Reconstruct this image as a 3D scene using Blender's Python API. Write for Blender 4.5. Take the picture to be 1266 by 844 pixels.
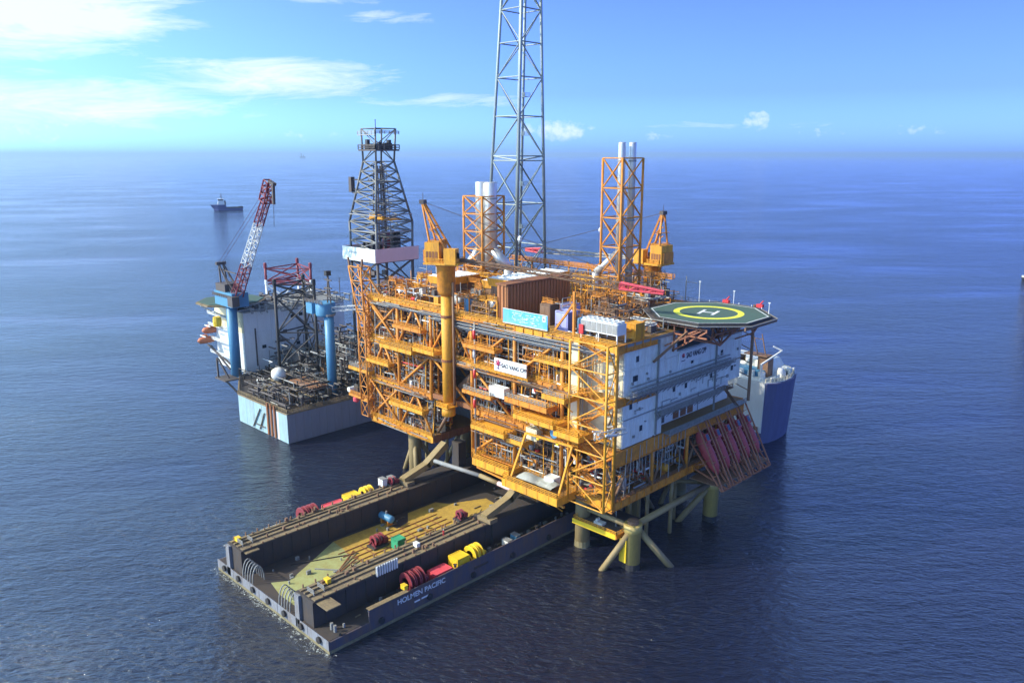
import bpy, math, random
from mathutils import Vector, Matrix
random.seed(7)
R=math.radians
S=bpy.context.scene
for o in list(bpy.data.objects): bpy.data.objects.remove(o)
COL=S.collection
# ---------------------------------------------------------------- camera
cd=bpy.data.cameras.new("camera"); cam=bpy.data.objects.new("camera",cd); COL.objects.link(cam)
cam.location=(0,0,100); cam.rotation_euler=(R(90-13.2),0,R(44.5))
cd.sensor_width=36; cd.lens=985/1266*36; cd.clip_start=1; cd.clip_end=400000
S.camera=cam
# ---------------------------------------------------------------- light
SUN_AZ=R(144)      # counter-clockwise from +Y, towards the sun
SUN_EL=R(34)
sx,sy,sz=-math.sin(SUN_AZ)*math.cos(SUN_EL),math.cos(SUN_AZ)*math.cos(SUN_EL),math.sin(SUN_EL)
sd=bpy.data.lights.new("sun",'SUN'); sd.energy=4.6; sd.angle=R(0.5); sd.color=(1.0,0.9,0.74)
sun=bpy.data.objects.new("sun",sd); COL.objects.link(sun); sun.location=(-300,-100,300)
sun.rotation_euler=Vector((sx,sy,sz)).to_track_quat('Z','Y').to_euler()
S.view_settings.view_transform='Standard'; S.view_settings.look='None'; S.view_settings.exposure=0.22; S.view_settings.gamma=1
# ---------------------------------------------------------------- world
W=bpy.data.worlds.new("World"); S.world=W; W.use_nodes=True
nt=W.node_tree; nt.nodes.clear()
def N(nt,t,**k):
    n=nt.nodes.new(t)
    for a,b in k.items(): setattr(n,a,b)
    return n
def mth(nt,op,a,b=None,c=None,clamp=False):
    n=N(nt,'ShaderNodeMath',operation=op,use_clamp=clamp)
    for i,x in enumerate((a,b,c)):
        if x is None: continue
        if isinstance(x,(int,float)): n.inputs[i].default_value=x
        else: nt.links.new(x,n.inputs[i])
    return n.outputs[0]
out=N(nt,'ShaderNodeOutputWorld'); bg=N(nt,'ShaderNodeBackground'); bg.inputs['Strength'].default_value=0.15
sky=N(nt,'ShaderNodeTexSky',sky_type='NISHITA'); sky.sun_disc=False; sky.sun_elevation=SUN_EL
sky.sun_rotation=-SUN_AZ; sky.altitude=0; sky.air_density=1.0; sky.dust_density=1.0; sky.ozone_density=2.5
tc=N(nt,'ShaderNodeTexCoord'); sep=N(nt,'ShaderNodeSeparateXYZ')
rot=N(nt,'ShaderNodeVectorRotate',rotation_type='Z_AXIS'); rot.inputs['Angle'].default_value=-R(44.5)
nt.links.new(tc.outputs['Generated'],rot.inputs['Vector']); nt.links.new(rot.outputs[0],sep.inputs[0])
X,Y,Z=sep.outputs
AZ=mth(nt,'MULTIPLY',mth(nt,'ARCTAN2',X,Y),57.2958)      # degrees right of north-west view
EL=mth(nt,'MULTIPLY',mth(nt,'ARCSINE',Z),57.2958)
def tint(cols):
    r=N(nt,'ShaderNodeValToRGB'); 
    while len(r.color_ramp.elements)<len(cols): r.color_ramp.elements.new(0.5)
    for e,(p,c) in zip(r.color_ramp.elements,cols): e.position=p; e.color=(*c,1)
    return r
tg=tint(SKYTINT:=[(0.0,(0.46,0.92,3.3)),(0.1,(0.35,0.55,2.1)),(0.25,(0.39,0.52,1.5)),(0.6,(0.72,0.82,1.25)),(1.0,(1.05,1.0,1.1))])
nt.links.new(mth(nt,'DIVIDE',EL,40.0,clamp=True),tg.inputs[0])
ml=N(nt,'ShaderNodeMix',data_type='RGBA',blend_type='MULTIPLY'); ml.inputs[0].default_value=1
glow=mth(nt,'POWER',mth(nt,'ADD',0.5,mth(nt,'MULTIPLY',mth(nt,'COSINE',mth(nt,'DIVIDE',mth(nt,'ADD',AZ,99.5),57.2958)),0.5)),2.0)
glow=mth(nt,'MULTIPLY',glow,mth(nt,'SUBTRACT',1.0,mth(nt,'DIVIDE',EL,75.0),clamp=True))
m0=N(nt,'ShaderNodeMix',data_type='RGBA'); nt.links.new(glow,m0.inputs[0]); m0.inputs[6].default_value=(1,1,1,1); m0.inputs[7].default_value=(3.6,4.0,2.1,1)
m1=N(nt,'ShaderNodeMix',data_type='RGBA',blend_type='MULTIPLY'); m1.inputs[0].default_value=1; nt.links.new(sky.outputs[0],m1.inputs[6]); nt.links.new(m0.outputs[2],m1.inputs[7])
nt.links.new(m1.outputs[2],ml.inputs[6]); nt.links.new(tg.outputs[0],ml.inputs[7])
# clouds: streaky noise in azimuth/elevation, gathered in a few banks
cv=N(nt,'ShaderNodeCombineXYZ')
nt.links.new(mth(nt,'MULTIPLY',AZ,0.11),cv.inputs[0])
nt.links.new(mth(nt,'MULTIPLY',mth(nt,'ADD',EL,mth(nt,'MULTIPLY',AZ,-0.03)),0.62),cv.inputs[1])
ns=N(nt,'ShaderNodeTexNoise'); ns.inputs['Scale'].default_value=1.6; ns.inputs['Detail'].default_value=9; ns.inputs['Roughness'].default_value=0.69; ns.inputs['Distortion'].default_value=0.5
nt.links.new(cv.outputs[0],ns.inputs['Vector'])
def blob(a,e,ra,re,k=1.0):
    da=mth(nt,'DIVIDE',mth(nt,'SUBTRACT',AZ,a),ra); de=mth(nt,'DIVIDE',mth(nt,'SUBTRACT',EL,e),re)
    d=mth(nt,'ADD',mth(nt,'MULTIPLY',da,da),mth(nt,'MULTIPLY',de,de))
    return mth(nt,'MULTIPLY',mth(nt,'SUBTRACT',1.0,d,clamp=True),k)
def addall(l):
    x=l[0]
    for y in l[1:]: x=mth(nt,'MAXIMUM',x,y)
    return x
banks=addall([blob(-33,8.6,16,3.8,.74),blob(-16,4.9,11,1.8,.52),blob(-29,3.2,18,2.2,.46),blob(-8.5,8.8,5,.6,.36),blob(-13,9.8,5,.5,.38),blob(-4,3.6,9,.7,.34),
              blob(-60,9,16,4,.5),blob(-75,5,18,2,.4),blob(45,7,14,2,.25),blob(90,8,25,3,.35),blob(170,10,50,5,.4),blob(-120,12,30,5,.45),blob(14,1.9,14,.5,.22)])
cir=mth(nt,'MULTIPLY',mth(nt,'SUBTRACT',mth(nt,'ADD',ns.outputs['Fac'],banks),0.72),2.9,clamp=True)
# small cumulus heads just above the horizon
cv2=N(nt,'ShaderNodeCombineXYZ'); nt.links.new(AZ,cv2.inputs[0]); nt.links.new(mth(nt,'MULTIPLY',EL,1.2),cv2.inputs[1])
n2=N(nt,'ShaderNodeTexNoise'); n2.inputs['Scale'].default_value=1.5; n2.inputs['Detail'].default_value=7; n2.inputs['Roughness'].default_value=0.6
nt.links.new(cv2.outputs[0],n2.inputs['Vector'])
cb=addall([blob(3.4,1.6,2.8,1.0,.62),blob(-14,1.3,5,.6,.3),blob(26,1.5,3,.6,.34),blob(1.2,1.7,1.1,.6,.5),blob(16.5,2.2,1.4,.9,.52),blob(10,1.2,2,.5,.36),blob(21,1.4,2.4,.5,.36),blob(18,1.5,6,.5,.2),blob(-30,1.6,3.5,1.7,.33),blob(-26,2.2,1.6,1.8,.32)])
cum=mth(nt,'MULTIPLY',mth(nt,'SUBTRACT',mth(nt,'ADD',n2.outputs['Fac'],cb),0.80),3.0,clamp=True)
cl=mth(nt,'MAXIMUM',mth(nt,'MULTIPLY',cir,0.75),mth(nt,'MULTIPLY',cum,0.6))
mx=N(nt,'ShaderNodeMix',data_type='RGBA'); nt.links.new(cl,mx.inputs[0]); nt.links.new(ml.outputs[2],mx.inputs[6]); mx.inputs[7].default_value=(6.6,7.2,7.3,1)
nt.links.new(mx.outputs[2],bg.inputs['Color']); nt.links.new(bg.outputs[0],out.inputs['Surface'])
# ================================================================ helpers
def mat(name,c,rough=0.6,metal=0.0,c2=None,sc=0.6,amt=0.5,bump=0.0,streak=False,spec=0.5,det=6):
    m=bpy.data.materials.new(name); m.use_nodes=True; t=m.node_tree; b=t.nodes['Principled BSDF']
    b.inputs['Roughness'].default_value=rough; b.inputs['Metallic'].default_value=metal
    b.inputs['Specular IOR Level'].default_value=spec
    if c2 is None: c2=tuple(x*0.55 for x in c)
    g=N(t,'ShaderNodeNewGeometry'); mp=N(t,'ShaderNodeMapping')
    mp.inputs['Scale'].default_value=(sc,sc,sc*(0.18 if streak else 1))
    t.links.new(g.outputs['Position'],mp.inputs[0])
    n=N(t,'ShaderNodeTexNoise'); n.inputs['Scale'].default_value=1; n.inputs['Detail'].default_value=det; n.inputs['Roughness'].default_value=.65
    t.links.new(mp.outputs[0],n.inputs['Vector'])
    mp2=N(t,'ShaderNodeMapping'); mp2.inputs['Scale'].default_value=(sc*4.3,sc*4.3,sc*1.1)
    t.links.new(g.outputs['Position'],mp2.inputs[0])
    n_=N(t,'ShaderNodeTexNoise'); n_.inputs['Scale'].default_value=1; n_.inputs['Detail'].default_value=4; n_.inputs['Roughness'].default_value=.7; t.links.new(mp2.outputs[0],n_.inputs['Vector'])
    nn=mth(t,'ADD',mth(t,'MULTIPLY',n.outputs['Fac'],.55),mth(t,'MULTIPLY',n_.outputs['Fac'],.45))
    f=mth(t,'MULTIPLY',mth(t,'SUBTRACT',nn,0.5-amt*.22),4.2*amt+.5,clamp=True)
    rr=mth(t,'ADD',rough-.06,mth(t,'MULTIPLY',nn,.24)); t.links.new(rr,b.inputs['Roughness'])
    mi=N(t,'ShaderNodeMix',data_type='RGBA'); t.links.new(f,mi.inputs[0]); mi.inputs[6].default_value=(*c,1); mi.inputs[7].default_value=(*c2,1)
    t.links.new(mi.outputs[2],b.inputs['Base Color'])
    if bump:
        bp=N(t,'ShaderNodeBump'); bp.inputs['Distance'].default_value=bump; t.links.new(n.outputs['Fac'],bp.inputs['Height']); t.links.new(bp.outputs[0],b.inputs['Normal'])
    return m
M={}
M['orange']=mat('orange_paint',(.76,.30,.026),.55,c2=(.28,.10,.03),amt=.55)
M['amber']=mat('amber_paint',(.86,.41,.022),.55,c2=(.36,.15,.035),amt=.55,streak=True)
M['legy']=mat('yellow_ochre_leg_paint',(.52,.40,.12),.5,c2=(.28,.20,.09),amt=.5,streak=True)
M['yellow']=mat('yellow_paint',(.85,.58,.03),.4,c2=(.6,.36,.03),amt=.3)
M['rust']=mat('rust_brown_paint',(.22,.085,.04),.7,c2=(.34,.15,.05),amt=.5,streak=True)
M['brown']=mat('dull_brown_steel',(.24,.14,.08),.6,c2=(.14,.08,.05),amt=.5)
M['tan']=mat('tan_tube_paint',(.32,.24,.11),.55,c2=(.18,.13,.065),amt=.45,streak=True)
M['white']=mat('white_paint',(.74,.77,.76),.4,c2=(.52,.52,.47),amt=.25,streak=True,sc=.5)
M['wallw']=mat('pale_blue_white_paint',(.74,.80,.78),.5,c2=(.50,.46,.38),amt=.45,streak=True,sc=.5)
M['cream']=mat('cream_cladding',(.72,.66,.45),.5,c2=(.5,.4,.24),amt=.3)
M['galv']=mat('galvanised_steel',(.34,.35,.34),.5,.2,c2=(.22,.21,.19),amt=.5)
M['derr']=mat('dark_derrick_steel',(.17,.18,.18),.5,.2,c2=(.10,.09,.08),amt=.4)
M['flareg']=mat('flare_tower_grey',(.30,.37,.38),.45,.2,c2=(.2,.25,.26),amt=.3)
M['cradle']=mat('reddish_brown_cradle_paint',(.42,.17,.09),.6,c2=(.13,.06,.04),amt=.5)
M['boat']=mat('dull_red_boat_shell',(.40,.06,.07),.5,c2=(.3,.04,.06),amt=.4)
M['hall']=mat('orange_brown_cladding',(.42,.17,.06),.6,c2=(.28,.11,.045),amt=.4,streak=True)
M['silver']=mat('aluminium_cladding',(.66,.66,.62),.32,.55,c2=(.5,.48,.43),amt=.3,sc=1.2)
M['grey']=mat('grey_paint',(.26,.27,.27),.55,c2=(.16,.16,.15),amt=.4)
M['dgrey']=mat('dark_grey_steel',(.085,.085,.09),.6,c2=(.13,.08,.05),amt=.5)
M['black']=mat('black_steel',(.03,.032,.035),.5,c2=(.07,.05,.04),amt=.4)
M['red']=mat('red_paint',(.62,.04,.045),.4,c2=(.4,.03,.03),amt=.3)
M['pink']=mat('faded_red_paint',(.75,.10,.13),.45,c2=(.5,.06,.07),amt=.3)
M['maroon']=mat('maroon_paint',(.25,.035,.05),.5,c2=(.14,.025,.03),amt=.4)
M['bluec']=mat('light_blue_hull_paint',(.34,.55,.62),.5,c2=(.24,.26,.23),amt=.55,streak=True,sc=.35)
M['hgrey']=mat('weathered_grey_blue_hull',(.25,.27,.31),.5,c2=(.18,.18,.2),amt=.4,streak=True,sc=.25)
M['shipb']=mat('faded_ship_blue',(.13,.14,.27),.5,c2=(.10,.10,.19),amt=.5,streak=True,sc=.25)
M['blue']=mat('crane_blue_paint',(.09,.28,.46),.4,c2=(.07,.2,.36),amt=.35,streak=True)
M['navy']=mat('navy_hull_paint',(.06,.07,.22),.4,c2=(.045,.05,.15),amt=.3,streak=True,sc=.2)
M['green']=mat('helideck_green',(.055,.13,.095),.7,c2=(.085,.11,.085),amt=.6,sc=.35)
M['gbox']=mat('green_paint',(.05,.38,.20),.5)
M['lav']=mat('lavender_paint',(.40,.44,.82),.45,c2=(.3,.32,.6),amt=.2)
M['purp']=mat('dark_lavender_paint',(.16,.16,.30),.5)
M['windw']=mat('wind_wall_white',(.78,.84,.82),.5,c2=(.62,.66,.62),amt=.25,streak=True)
M['windp']=mat('wind_wall_pink',(.74,.52,.52),.5,c2=(.60,.42,.40),amt=.3,sc=.35)
M['deckg']=mat('deck_grating',(.30,.17,.05),.7,c2=(.14,.09,.05),amt=.5,sc=1)
M['glass']=mat('dark_window_glass',(.02,.03,.04),.08,c2=(.03,.04,.05))
M['ochre']=mat('ochre_barge_deck',(.54,.36,.06),.85,c2=(.26,.15,.04),amt=.5,sc=.5,bump=.02)
M['gdeck']=mat('worn_green_barge_deck',(.36,.40,.17),.85,c2=(.28,.22,.07),amt=.5,sc=.5,streak=False)
M['bdark']=mat('dark_barge_steel',(.045,.042,.045),.7,c2=(.085,.06,.04),amt=.5,sc=.3,bump=.02)
M['btan']=mat('dusty_tan_barge_top',(.30,.23,.12),.8,c2=(.10,.075,.055),amt=.6,sc=.5)
M['bhull']=mat('blue_grey_barge_side',(.055,.068,.115),.65,c2=(.15,.10,.075),amt=.7,streak=True,sc=.4)
M['bbow']=mat('grey_barge_bow',(.24,.27,.32),.6,c2=(.15,.12,.10),amt=.6,streak=True,sc=.4)
M['boot']=mat('wet_algae_band',(.30,.25,.13),.5,c2=(.10,.10,.06),amt=.6,sc=.8)
M['orangeb']=mat('lifeboat_orange',(.62,.20,.09),.5)
M['canvas']=mat('pale_canvas',(.42,.44,.40),.8,c2=(.24,.25,.23),amt=.4,bump=.05)
M['banner']=mat('cyan_banner_print',(.05,.42,.80),.5,c2=(.30,.45,.85),sc=.35,amt=.5)
M['wtxt']=mat('white_lettering',(.85,.88,.9),.5); M['btxt']=mat('dark_lettering',(.03,.03,.06),.5); M['gtxt']=mat('faded_grey_lettering',(.42,.50,.50),.6)
M['foam']=mat('sea_foam',(.7,.75,.75),.6)
M['violet']=mat('magenta_emblem_red',(.55,.03,.12),.5); M['violet2']=mat('purple_emblem',(.20,.04,.22),.5)

class MB:
    def __init__(s): s.v=[]; s.f=[]; s.m=[]; s.k=0
    def add(s,vs,fs):
        n=len(s.v); s.v+=[tuple(v) for v in vs]; s.f+=[tuple(i+n for i in f) for f in fs]; s.m+=[s.k]*len(fs)
        return s
    def box(s,x0,x1,y0,y1,z0,z1):
        return s.add([(x0,y0,z0),(x1,y0,z0),(x1,y1,z0),(x0,y1,z0),(x0,y0,z1),(x1,y0,z1),(x1,y1,z1),(x0,y1,z1)],
              [(3,2,1,0),(4,5,6,7),(0,1,5,4),(1,2,6,5),(2,3,7,6),(3,0,4,7)])
    def beam(s,a,b,w,h=None):
        h=h or w; a=Vector(a); b=Vector(b); d=b-a
        if d.length<1e-5: return s
        d.normalize(); up=Vector((0,0,1)) if abs(d.z)<.95 else Vector((0,1,0))
        r=d.cross(up).normalized(); u=r.cross(d)
        vs=[]
        for p in (a,b):
            for i,j in ((-1,-1),(1,-1),(1,1),(-1,1)): vs.append(p+r*(i*w/2)+u*(j*h/2))
        return s.add(vs,[(0,1,2,3),(7,6,5,4),(0,4,5,1),(1,5,6,2),(2,6,7,3),(3,7,4,0)])
    def tube(s,a,b,r,r2=None,n=8,cap=True):
        r2=r if r2 is None else r2; a=Vector(a); b=Vector(b); d=b-a
        if d.length<1e-5: return s
        d.normalize(); up=Vector((0,0,1)) if abs(d.z)<.95 else Vector((0,1,0))
        p=d.cross(up).normalized(); q=p.cross(d); vs=[]
        for c,rr in ((a,r),(b,r2)):
            for i in range(n):
                t=2*math.pi*i/n; vs.append(c+p*(math.cos(t)*rr)+q*(math.sin(t)*rr))
        fs=[(i,i+n,(i+1)%n+n,(i+1)%n) for i in range(n)]
        if cap: fs+=[tuple(range(n)),tuple(range(2*n-1,n-1,-1))]
        return s.add(vs,fs)
    def path(s,pts,r,n=6):
        for a,b in zip(pts,pts[1:]): s.tube(a,b,r,n=n)
        return s
    def lathe(s,prof,c=(0,0,0),axis='z',n=16):
        vs=[];fs=[]
        for (r,h) in prof:
            for i in range(n):
                t=2*math.pi*i/n; a,b=r*math.cos(t),r*math.sin(t)
                p={'z':(a,b,h),'x':(h,a,b),'y':(b,h,a)}[axis]
                vs.append((p[0]+c[0],p[1]+c[1],p[2]+c[2]))
        for k in range(len(prof)-1):
            for i in range(n):
                j=(i+1)%n; fs.append((k*n+i,k*n+j,(k+1)*n+j,(k+1)*n+i))
        fs.append(tuple(range(n-1,-1,-1))); fs.append(tuple(range((len(prof)-1)*n,len(prof)*n)))
        return s.add(vs,fs)
    def prism(s,poly,z0,z1,poly2=None):
        p2=poly2 or poly; n=len(poly)
        vs=[(x,y,z0) for x,y in poly]+[(x,y,z1) for x,y in p2]
        return s.add(vs,[tuple(range(n-1,-1,-1)),tuple(range(n,2*n))]+[(i,(i+1)%n,(i+1)%n+n,i+n) for i in range(n)])
    def rail(s,pts,h=1.15,sp=2.0,r=.055,n=3,closed=False):
        pts=[Vector(p) for p in pts]
        if closed: pts.append(pts[0])
        for a,b in zip(pts,pts[1:]):
            L=(b-a).length; k=max(1,round(L/sp))
            for i in range(n):
                z=Vector((0,0,h*(i+1)/n)); s.beam(a+z,b+z,r*1.7)
            for i in range(k+1):
                p=a+(b-a)*(i/k); s.beam(p,p+Vector((0,0,h)),r*1.7)
        return s
    def build(s,name,m,parent=None,smooth=False,kind=None,label=None):
        if not s.v: return None
        off=Vector((0,0,0)); q=parent
        while q is not None: off+=q.location; q=q.parent
        me=bpy.data.meshes.new(name); me.from_pydata([(v[0]-off.x,v[1]-off.y,v[2]-off.z) for v in s.v],[],s.f)
        ms=m if isinstance(m,(list,tuple)) else [m]
        for x in ms: me.materials.append(M[x] if isinstance(x,str) else x)
        if any(s.m): me.polygons.foreach_set('material_index',s.m)
        if smooth:
            me.polygons.foreach_set('use_smooth',[len(f)==4 for f in s.f])
        me.update()
        o=bpy.data.objects.new(name,me); COL.objects.link(o); o.parent=parent
        if kind: o['kind']=kind
        if label: o['label']=label
        return o
def tag(o,label,cat,group=None):
    o['label']=label; o['category']=cat
    if group: o['group']=group
    return o
def T(name,label,cat,loc=(0,0,0),group=None,rz=0):
    o=bpy.data.objects.new(name,None); COL.objects.link(o); o.location=loc; o.empty_display_size=.5
    o.rotation_euler=(0,0,rz); return tag(o,label,cat,group)
def lift(root,m):   # collapse: set world transform of a thing built at origin
    root.matrix_world=m
def copy_tree(o,parent=None):
    c=o.copy(); COL.objects.link(c)
    if parent is not None: c.parent=parent
    for ch in o.children: copy_tree(ch,c)
    return c
def text(body,size,m,parent,mw,name='lettering',depth=.03,sx_=1.0):
    cu=bpy.data.curves.new('txt','FONT'); cu.body=body; cu.size=size; cu.extrude=depth; cu.align_x='CENTER'; cu.align_y='CENTER'; cu.offset=size*.012
    to=bpy.data.objects.new('txt',cu); COL.objects.link(to)
    dg=bpy.context.evaluated_depsgraph_get(); me=bpy.data.meshes.new_from_object(to.evaluated_get(dg))
    bpy.data.objects.remove(to)
    off=Vector((0,0,0)); q=parent
    while q is not None: off+=q.location; q=q.parent
    me.transform(Matrix.Translation(-off)@mw@Matrix.Diagonal((sx_,1,1,1))); me.materials.clear(); me.materials.append(M[m])
    o=bpy.data.objects.new(name,me); COL.objects.link(o); o.parent=parent; return o
def face_mw(loc,normal):   # text upright, facing +X or -Y
    if normal=='-y': r=Matrix(((1,0,0,0),(0,0,-1,0),(0,1,0,0),(0,0,0,1)))
    else: r=Matrix(((0,0,1,0),(1,0,0,0),(0,1,0,0),(0,0,0,1)))
    return Matrix.Translation(loc)@r
def lattice(root,b,t,fr,rl,rb,m,pat='X',faces=None,nl='leg',dn='diagonal_brace',hn='horizontal_brace',hz=True,sq=False,cfaces=True,mb_m=None):
    b=[Vector(p) for p in b]; t=[Vector(p) for p in t]; n=len(b); mb_m=mb_m or m
    P=lambda i,f: b[i%n]+(t[i%n]-b[i%n])*f
    for i in range(n):
        o=MB()
        if sq: o.beam(b[i],t[i],rl*2)
        else: o.tube(b[i],t[i],rl,n=8)
        o.build(nl,m,root,smooth=not sq)
    fs=range(n if n>2 else 1) if faces is None else faces
    for k in range(len(fr)):
        for i in fs:
            if hz:
                MB().tube(P(i,fr[k]),P(i+1,fr[k]),rb,n=6).build(hn,mb_m,root)
            if k<len(fr)-1:
                a,c=fr[k],fr[k+1]
                if pat=='X':
                    MB().tube(P(i,a),P(i+1,c),rb,n=6).build(dn,mb_m,root); MB().tube(P(i+1,a),P(i,c),rb,n=6).build(dn,mb_m,root)
                elif pat=='Z':
                    if (k+i)%2: MB().tube(P(i,a),P(i+1,c),rb,n=6).build(dn,mb_m,root)
                    else: MB().tube(P(i+1,a),P(i,c),rb,n=6).build(dn,mb_m,root)
                elif pat=='K':
                    md=(P(i,c)+P(i+1,c))/2
                    MB().tube(P(i,a),md,rb,n=6).build(dn,mb_m,root); MB().tube(P(i+1,a),md,rb,n=6).build(dn,mb_m,root)
def lace(mb,p0,p1,w0,w1,h0,h1,n,rc=.16,rl=.08,up=Vector((0,0,1))):
    """box-lattice boom joined into one mesh"""
    p0=Vector(p0);p1=Vector(p1);d=(p1-p0).normalized(); s=d.cross(up).normalized(); u=s.cross(d)
    def c(f):
        w=w0+(w1-w0)*f; h=h0+(h1-h0)*f; p=p0+(p1-p0)*f
        return [p+s*(i*w/2)+u*(j*h/2) for i,j in ((-1,-1),(1,-1),(1,1),(-1,1))]
    A=c(0);B=c(1)
    for i in range(4): mb.tube(A[i],B[i],rc,n=6)
    for k in range(n):
        a=c(k/n);b=c((k+1)/n)
        for i in range(4):
            j=(i+1)%4
            mb.tube(a[i],a[j],rl,n=4); mb.tube(a[i] if k%2 else a[j], b[j] if k%2 else b[i],rl,n=4)
    for i in range(4): mb.tube(B[i],B[(i+1)%4],rl,n=4)
    return mb
# ================================================================ sea
def sea_mat():
    m=bpy.data.materials.new('sea_water'); m.use_nodes=True; t=m.node_tree; b=t.nodes['Principled BSDF']
    b.inputs['Base Color'].default_value=(.009,.011,.028,1); b.inputs['Roughness'].default_value=.09; b.inputs['IOR'].default_value=1.5
    b.inputs['Specular IOR Level'].default_value=.95
    g=N(t,'ShaderNodeNewGeometry')
    def ns(sx,sy,rz,det,ro=.55,dis=0.0):
        vr=N(t,'ShaderNodeVectorRotate',rotation_type='Z_AXIS'); vr.inputs['Angle'].default_value=-rz; t.links.new(g.outputs['Position'],vr.inputs['Vector'])
        mp=N(t,'ShaderNodeMapping'); mp.inputs['Scale'].default_value=(sx,sy,1)
        t.links.new(vr.outputs[0],mp.inputs[0]); n=N(t,'ShaderNodeTexNoise'); n.inputs['Scale'].default_value=1; n.inputs['Detail'].default_value=det
        n.inputs['Roughness'].default_value=ro; n.inputs['Distortion'].default_value=dis; t.links.new(mp.outputs[0],n.inputs['Vector']); return n.outputs['Fac']
    a=ns(.02,.05,R(40),3); c=ns(.11,.26,R(52),4,.55,.4); d=ns(.36,.85,R(36),5,.62,.5); p=ns(.004,.009,R(50),3); e=ns(.9,2.1,R(48),3,.6,.3)
    vd=N(t,'ShaderNodeVectorMath',operation='DISTANCE'); vd.inputs[1].default_value=(-150,150,0); t.links.new(g.outputs['Position'],vd.inputs[0])
    t.links.new(mth(t,'ADD',.07,mth(t,'MULTIPLY',mth(t,'SUBTRACT',vd.outputs['Value'],350),.00016,clamp=True)),b.inputs['Roughness'])
    rf=b.inputs['Roughness'].links[0].from_socket; t.links.new(mth(t,'MINIMUM',rf,.125),b.inputs['Roughness'])
    patch=mth(t,'MULTIPLY',mth(t,'SUBTRACT',p,.36),3.6,clamp=True)
    h=mth(t,'ADD',mth(t,'MULTIPLY',a,.9),mth(t,'ADD',mth(t,'MULTIPLY',mth(t,'MULTIPLY',c,.85),mth(t,'ADD',patch,.45)),mth(t,'MULTIPLY',mth(t,'ADD',mth(t,'MULTIPLY',d,.95),mth(t,'MULTIPLY',e,.22)),mth(t,'ADD',patch,.22))))
    bp=N(t,'ShaderNodeBump'); bp.inputs['Strength'].default_value=1; bp.inputs['Distance'].default_value=1.0; t.links.new(h,bp.inputs['Height']); t.links.new(bp.outputs[0],b.inputs['Normal'])
    return m
M['sea']=sea_mat()
s=MB()
ring=[0,400,1200,4000,15000,58000]
cx,cy=-150,150
vs=[(cx,cy,0)];n=48
for r in ring[1:]:
    for i in range(n): vs.append((cx+r*math.cos(2*math.pi*i/n),cy+r*math.sin(2*math.pi*i/n),0))
fs=[(0,1+i,1+(i+1)%n) for i in range(n)]
for k in range(len(ring)-2):
    for i in range(n):
        j=(i+1)%n; fs.append((1+k*n+i,1+(k+1)*n+i,1+(k+1)*n+j,1+k*n+j))
s.add(vs,fs); o=s.build('sea','sea'); o['kind']='structure'
# ---------------------------------------------------------------- the air
hm=bpy.data.materials.new('haze'); hm.use_nodes=True; t=hm.node_tree; t.nodes.clear()
pv=N(t,'ShaderNodeVolumePrincipled'); pv.inputs['Color'].default_value=(.55,.78,1,1); pv.inputs['Density'].default_value=6e-5; pv.inputs['Anisotropy'].default_value=.3
mo=N(t,'ShaderNodeOutputMaterial'); t.links.new(pv.outputs[0],mo.inputs['Volume']); M['haze']=hm
o=MB().box(-60200,59900,-59900,60200,-8,192).build('haze','haze'); o['kind']='stuff'
# ================================================================ jacket (legs standing in the sea)
jk=T('steel_jacket','tan steel jacket legs and braces standing in the sea under the orange platform','jacket',(-150,170,0))
LEGX=(-191,-121.5)
for x in LEGX:
    for y in (150,172,196):
        o=MB(); o.lathe([(2.0,-6),(2.0,15.6),(1.7,17)],(x,y,0),n=14); o.build('leg','tan',jk,smooth=True)
        o=MB(); o.lathe([(2.06,-1),(2.06,1.6)],(x,y,0),n=14); o.build('tide_band','boot',jk)
for x in LEGX:
    for y0,y1 in ((150,172),(172,196)):
        MB().tube((x,y0,13),(x,(y0+y1)/2,-3),.75).build('brace','tan',jk,True); MB().tube((x,y1,13),(x,(y0+y1)/2,-3),.75).build('brace','tan',jk,True)
# outrigger legs on the near right side
for (x,y,zt) in ((-105.2,149.5,11.8),(-105.6,187,11.5)):
    o=MB(); o.lathe([(2.05,-6),(2.05,zt-2),(2.3,zt-1.9),(2.3,zt)],(x,y,0),n=16); o.build('leg','legy',jk,True)
    o=MB(); o.lathe([(2.12,-1),(2.12,1.5)],(x,y,0),n=16); o.build('tide_band','black',jk)
    o=MB(); o.lathe([(1.4,zt),(1.4,zt+.9),(.5,zt+1.1)],(x,y,0),n=12); o.build('leg_cap','brown',jk)
MB().box(-107.3,-105.3,147.0,147.4,2.0,8.0).build('bumper_panel','yellow',jk)
for a,b,r in (((-105.2,150.5,11),(-105.6,186,11),.85),((-105.6,186,10.3),(-113,178,-3),.85),((-105.4,148.2,9.5),(-111,142,-3),.8),((-104.5,151,9.8),(-97,158.5,-3),.85),
            ((-105.2,149.5,10.8),(-121.5,150,10.8),.7),((-105.6,187,10.8),(-121.5,196,10.8),.7),((-105.6,187,10.9),(-121.5,172,12),.6),
            ((-191,150,13),(-186.5,147,-2),.8),((-191,150,12),(-198,150,-3),.7),((-121.5,150,12),(-121.5,172,12),.7),((-121.5,172,12),(-121.5,196,12),.7),
            ((-191,150,12),(-191,172,12),.7),((-191,172,12),(-191,196,12),.7)):
    MB().tube(a,b,r,n=10).build('brace','tan',jk,True)
for x,y in ((-116,163),(-112.5,166),(-118,170),(-109,172),(-113,180),(-117,186),(-187,160),(-195,158)):
    MB().tube((x,y,-4),(x,y,18),.55,n=8).build('riser_pipe','tan',jk,True)
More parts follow.
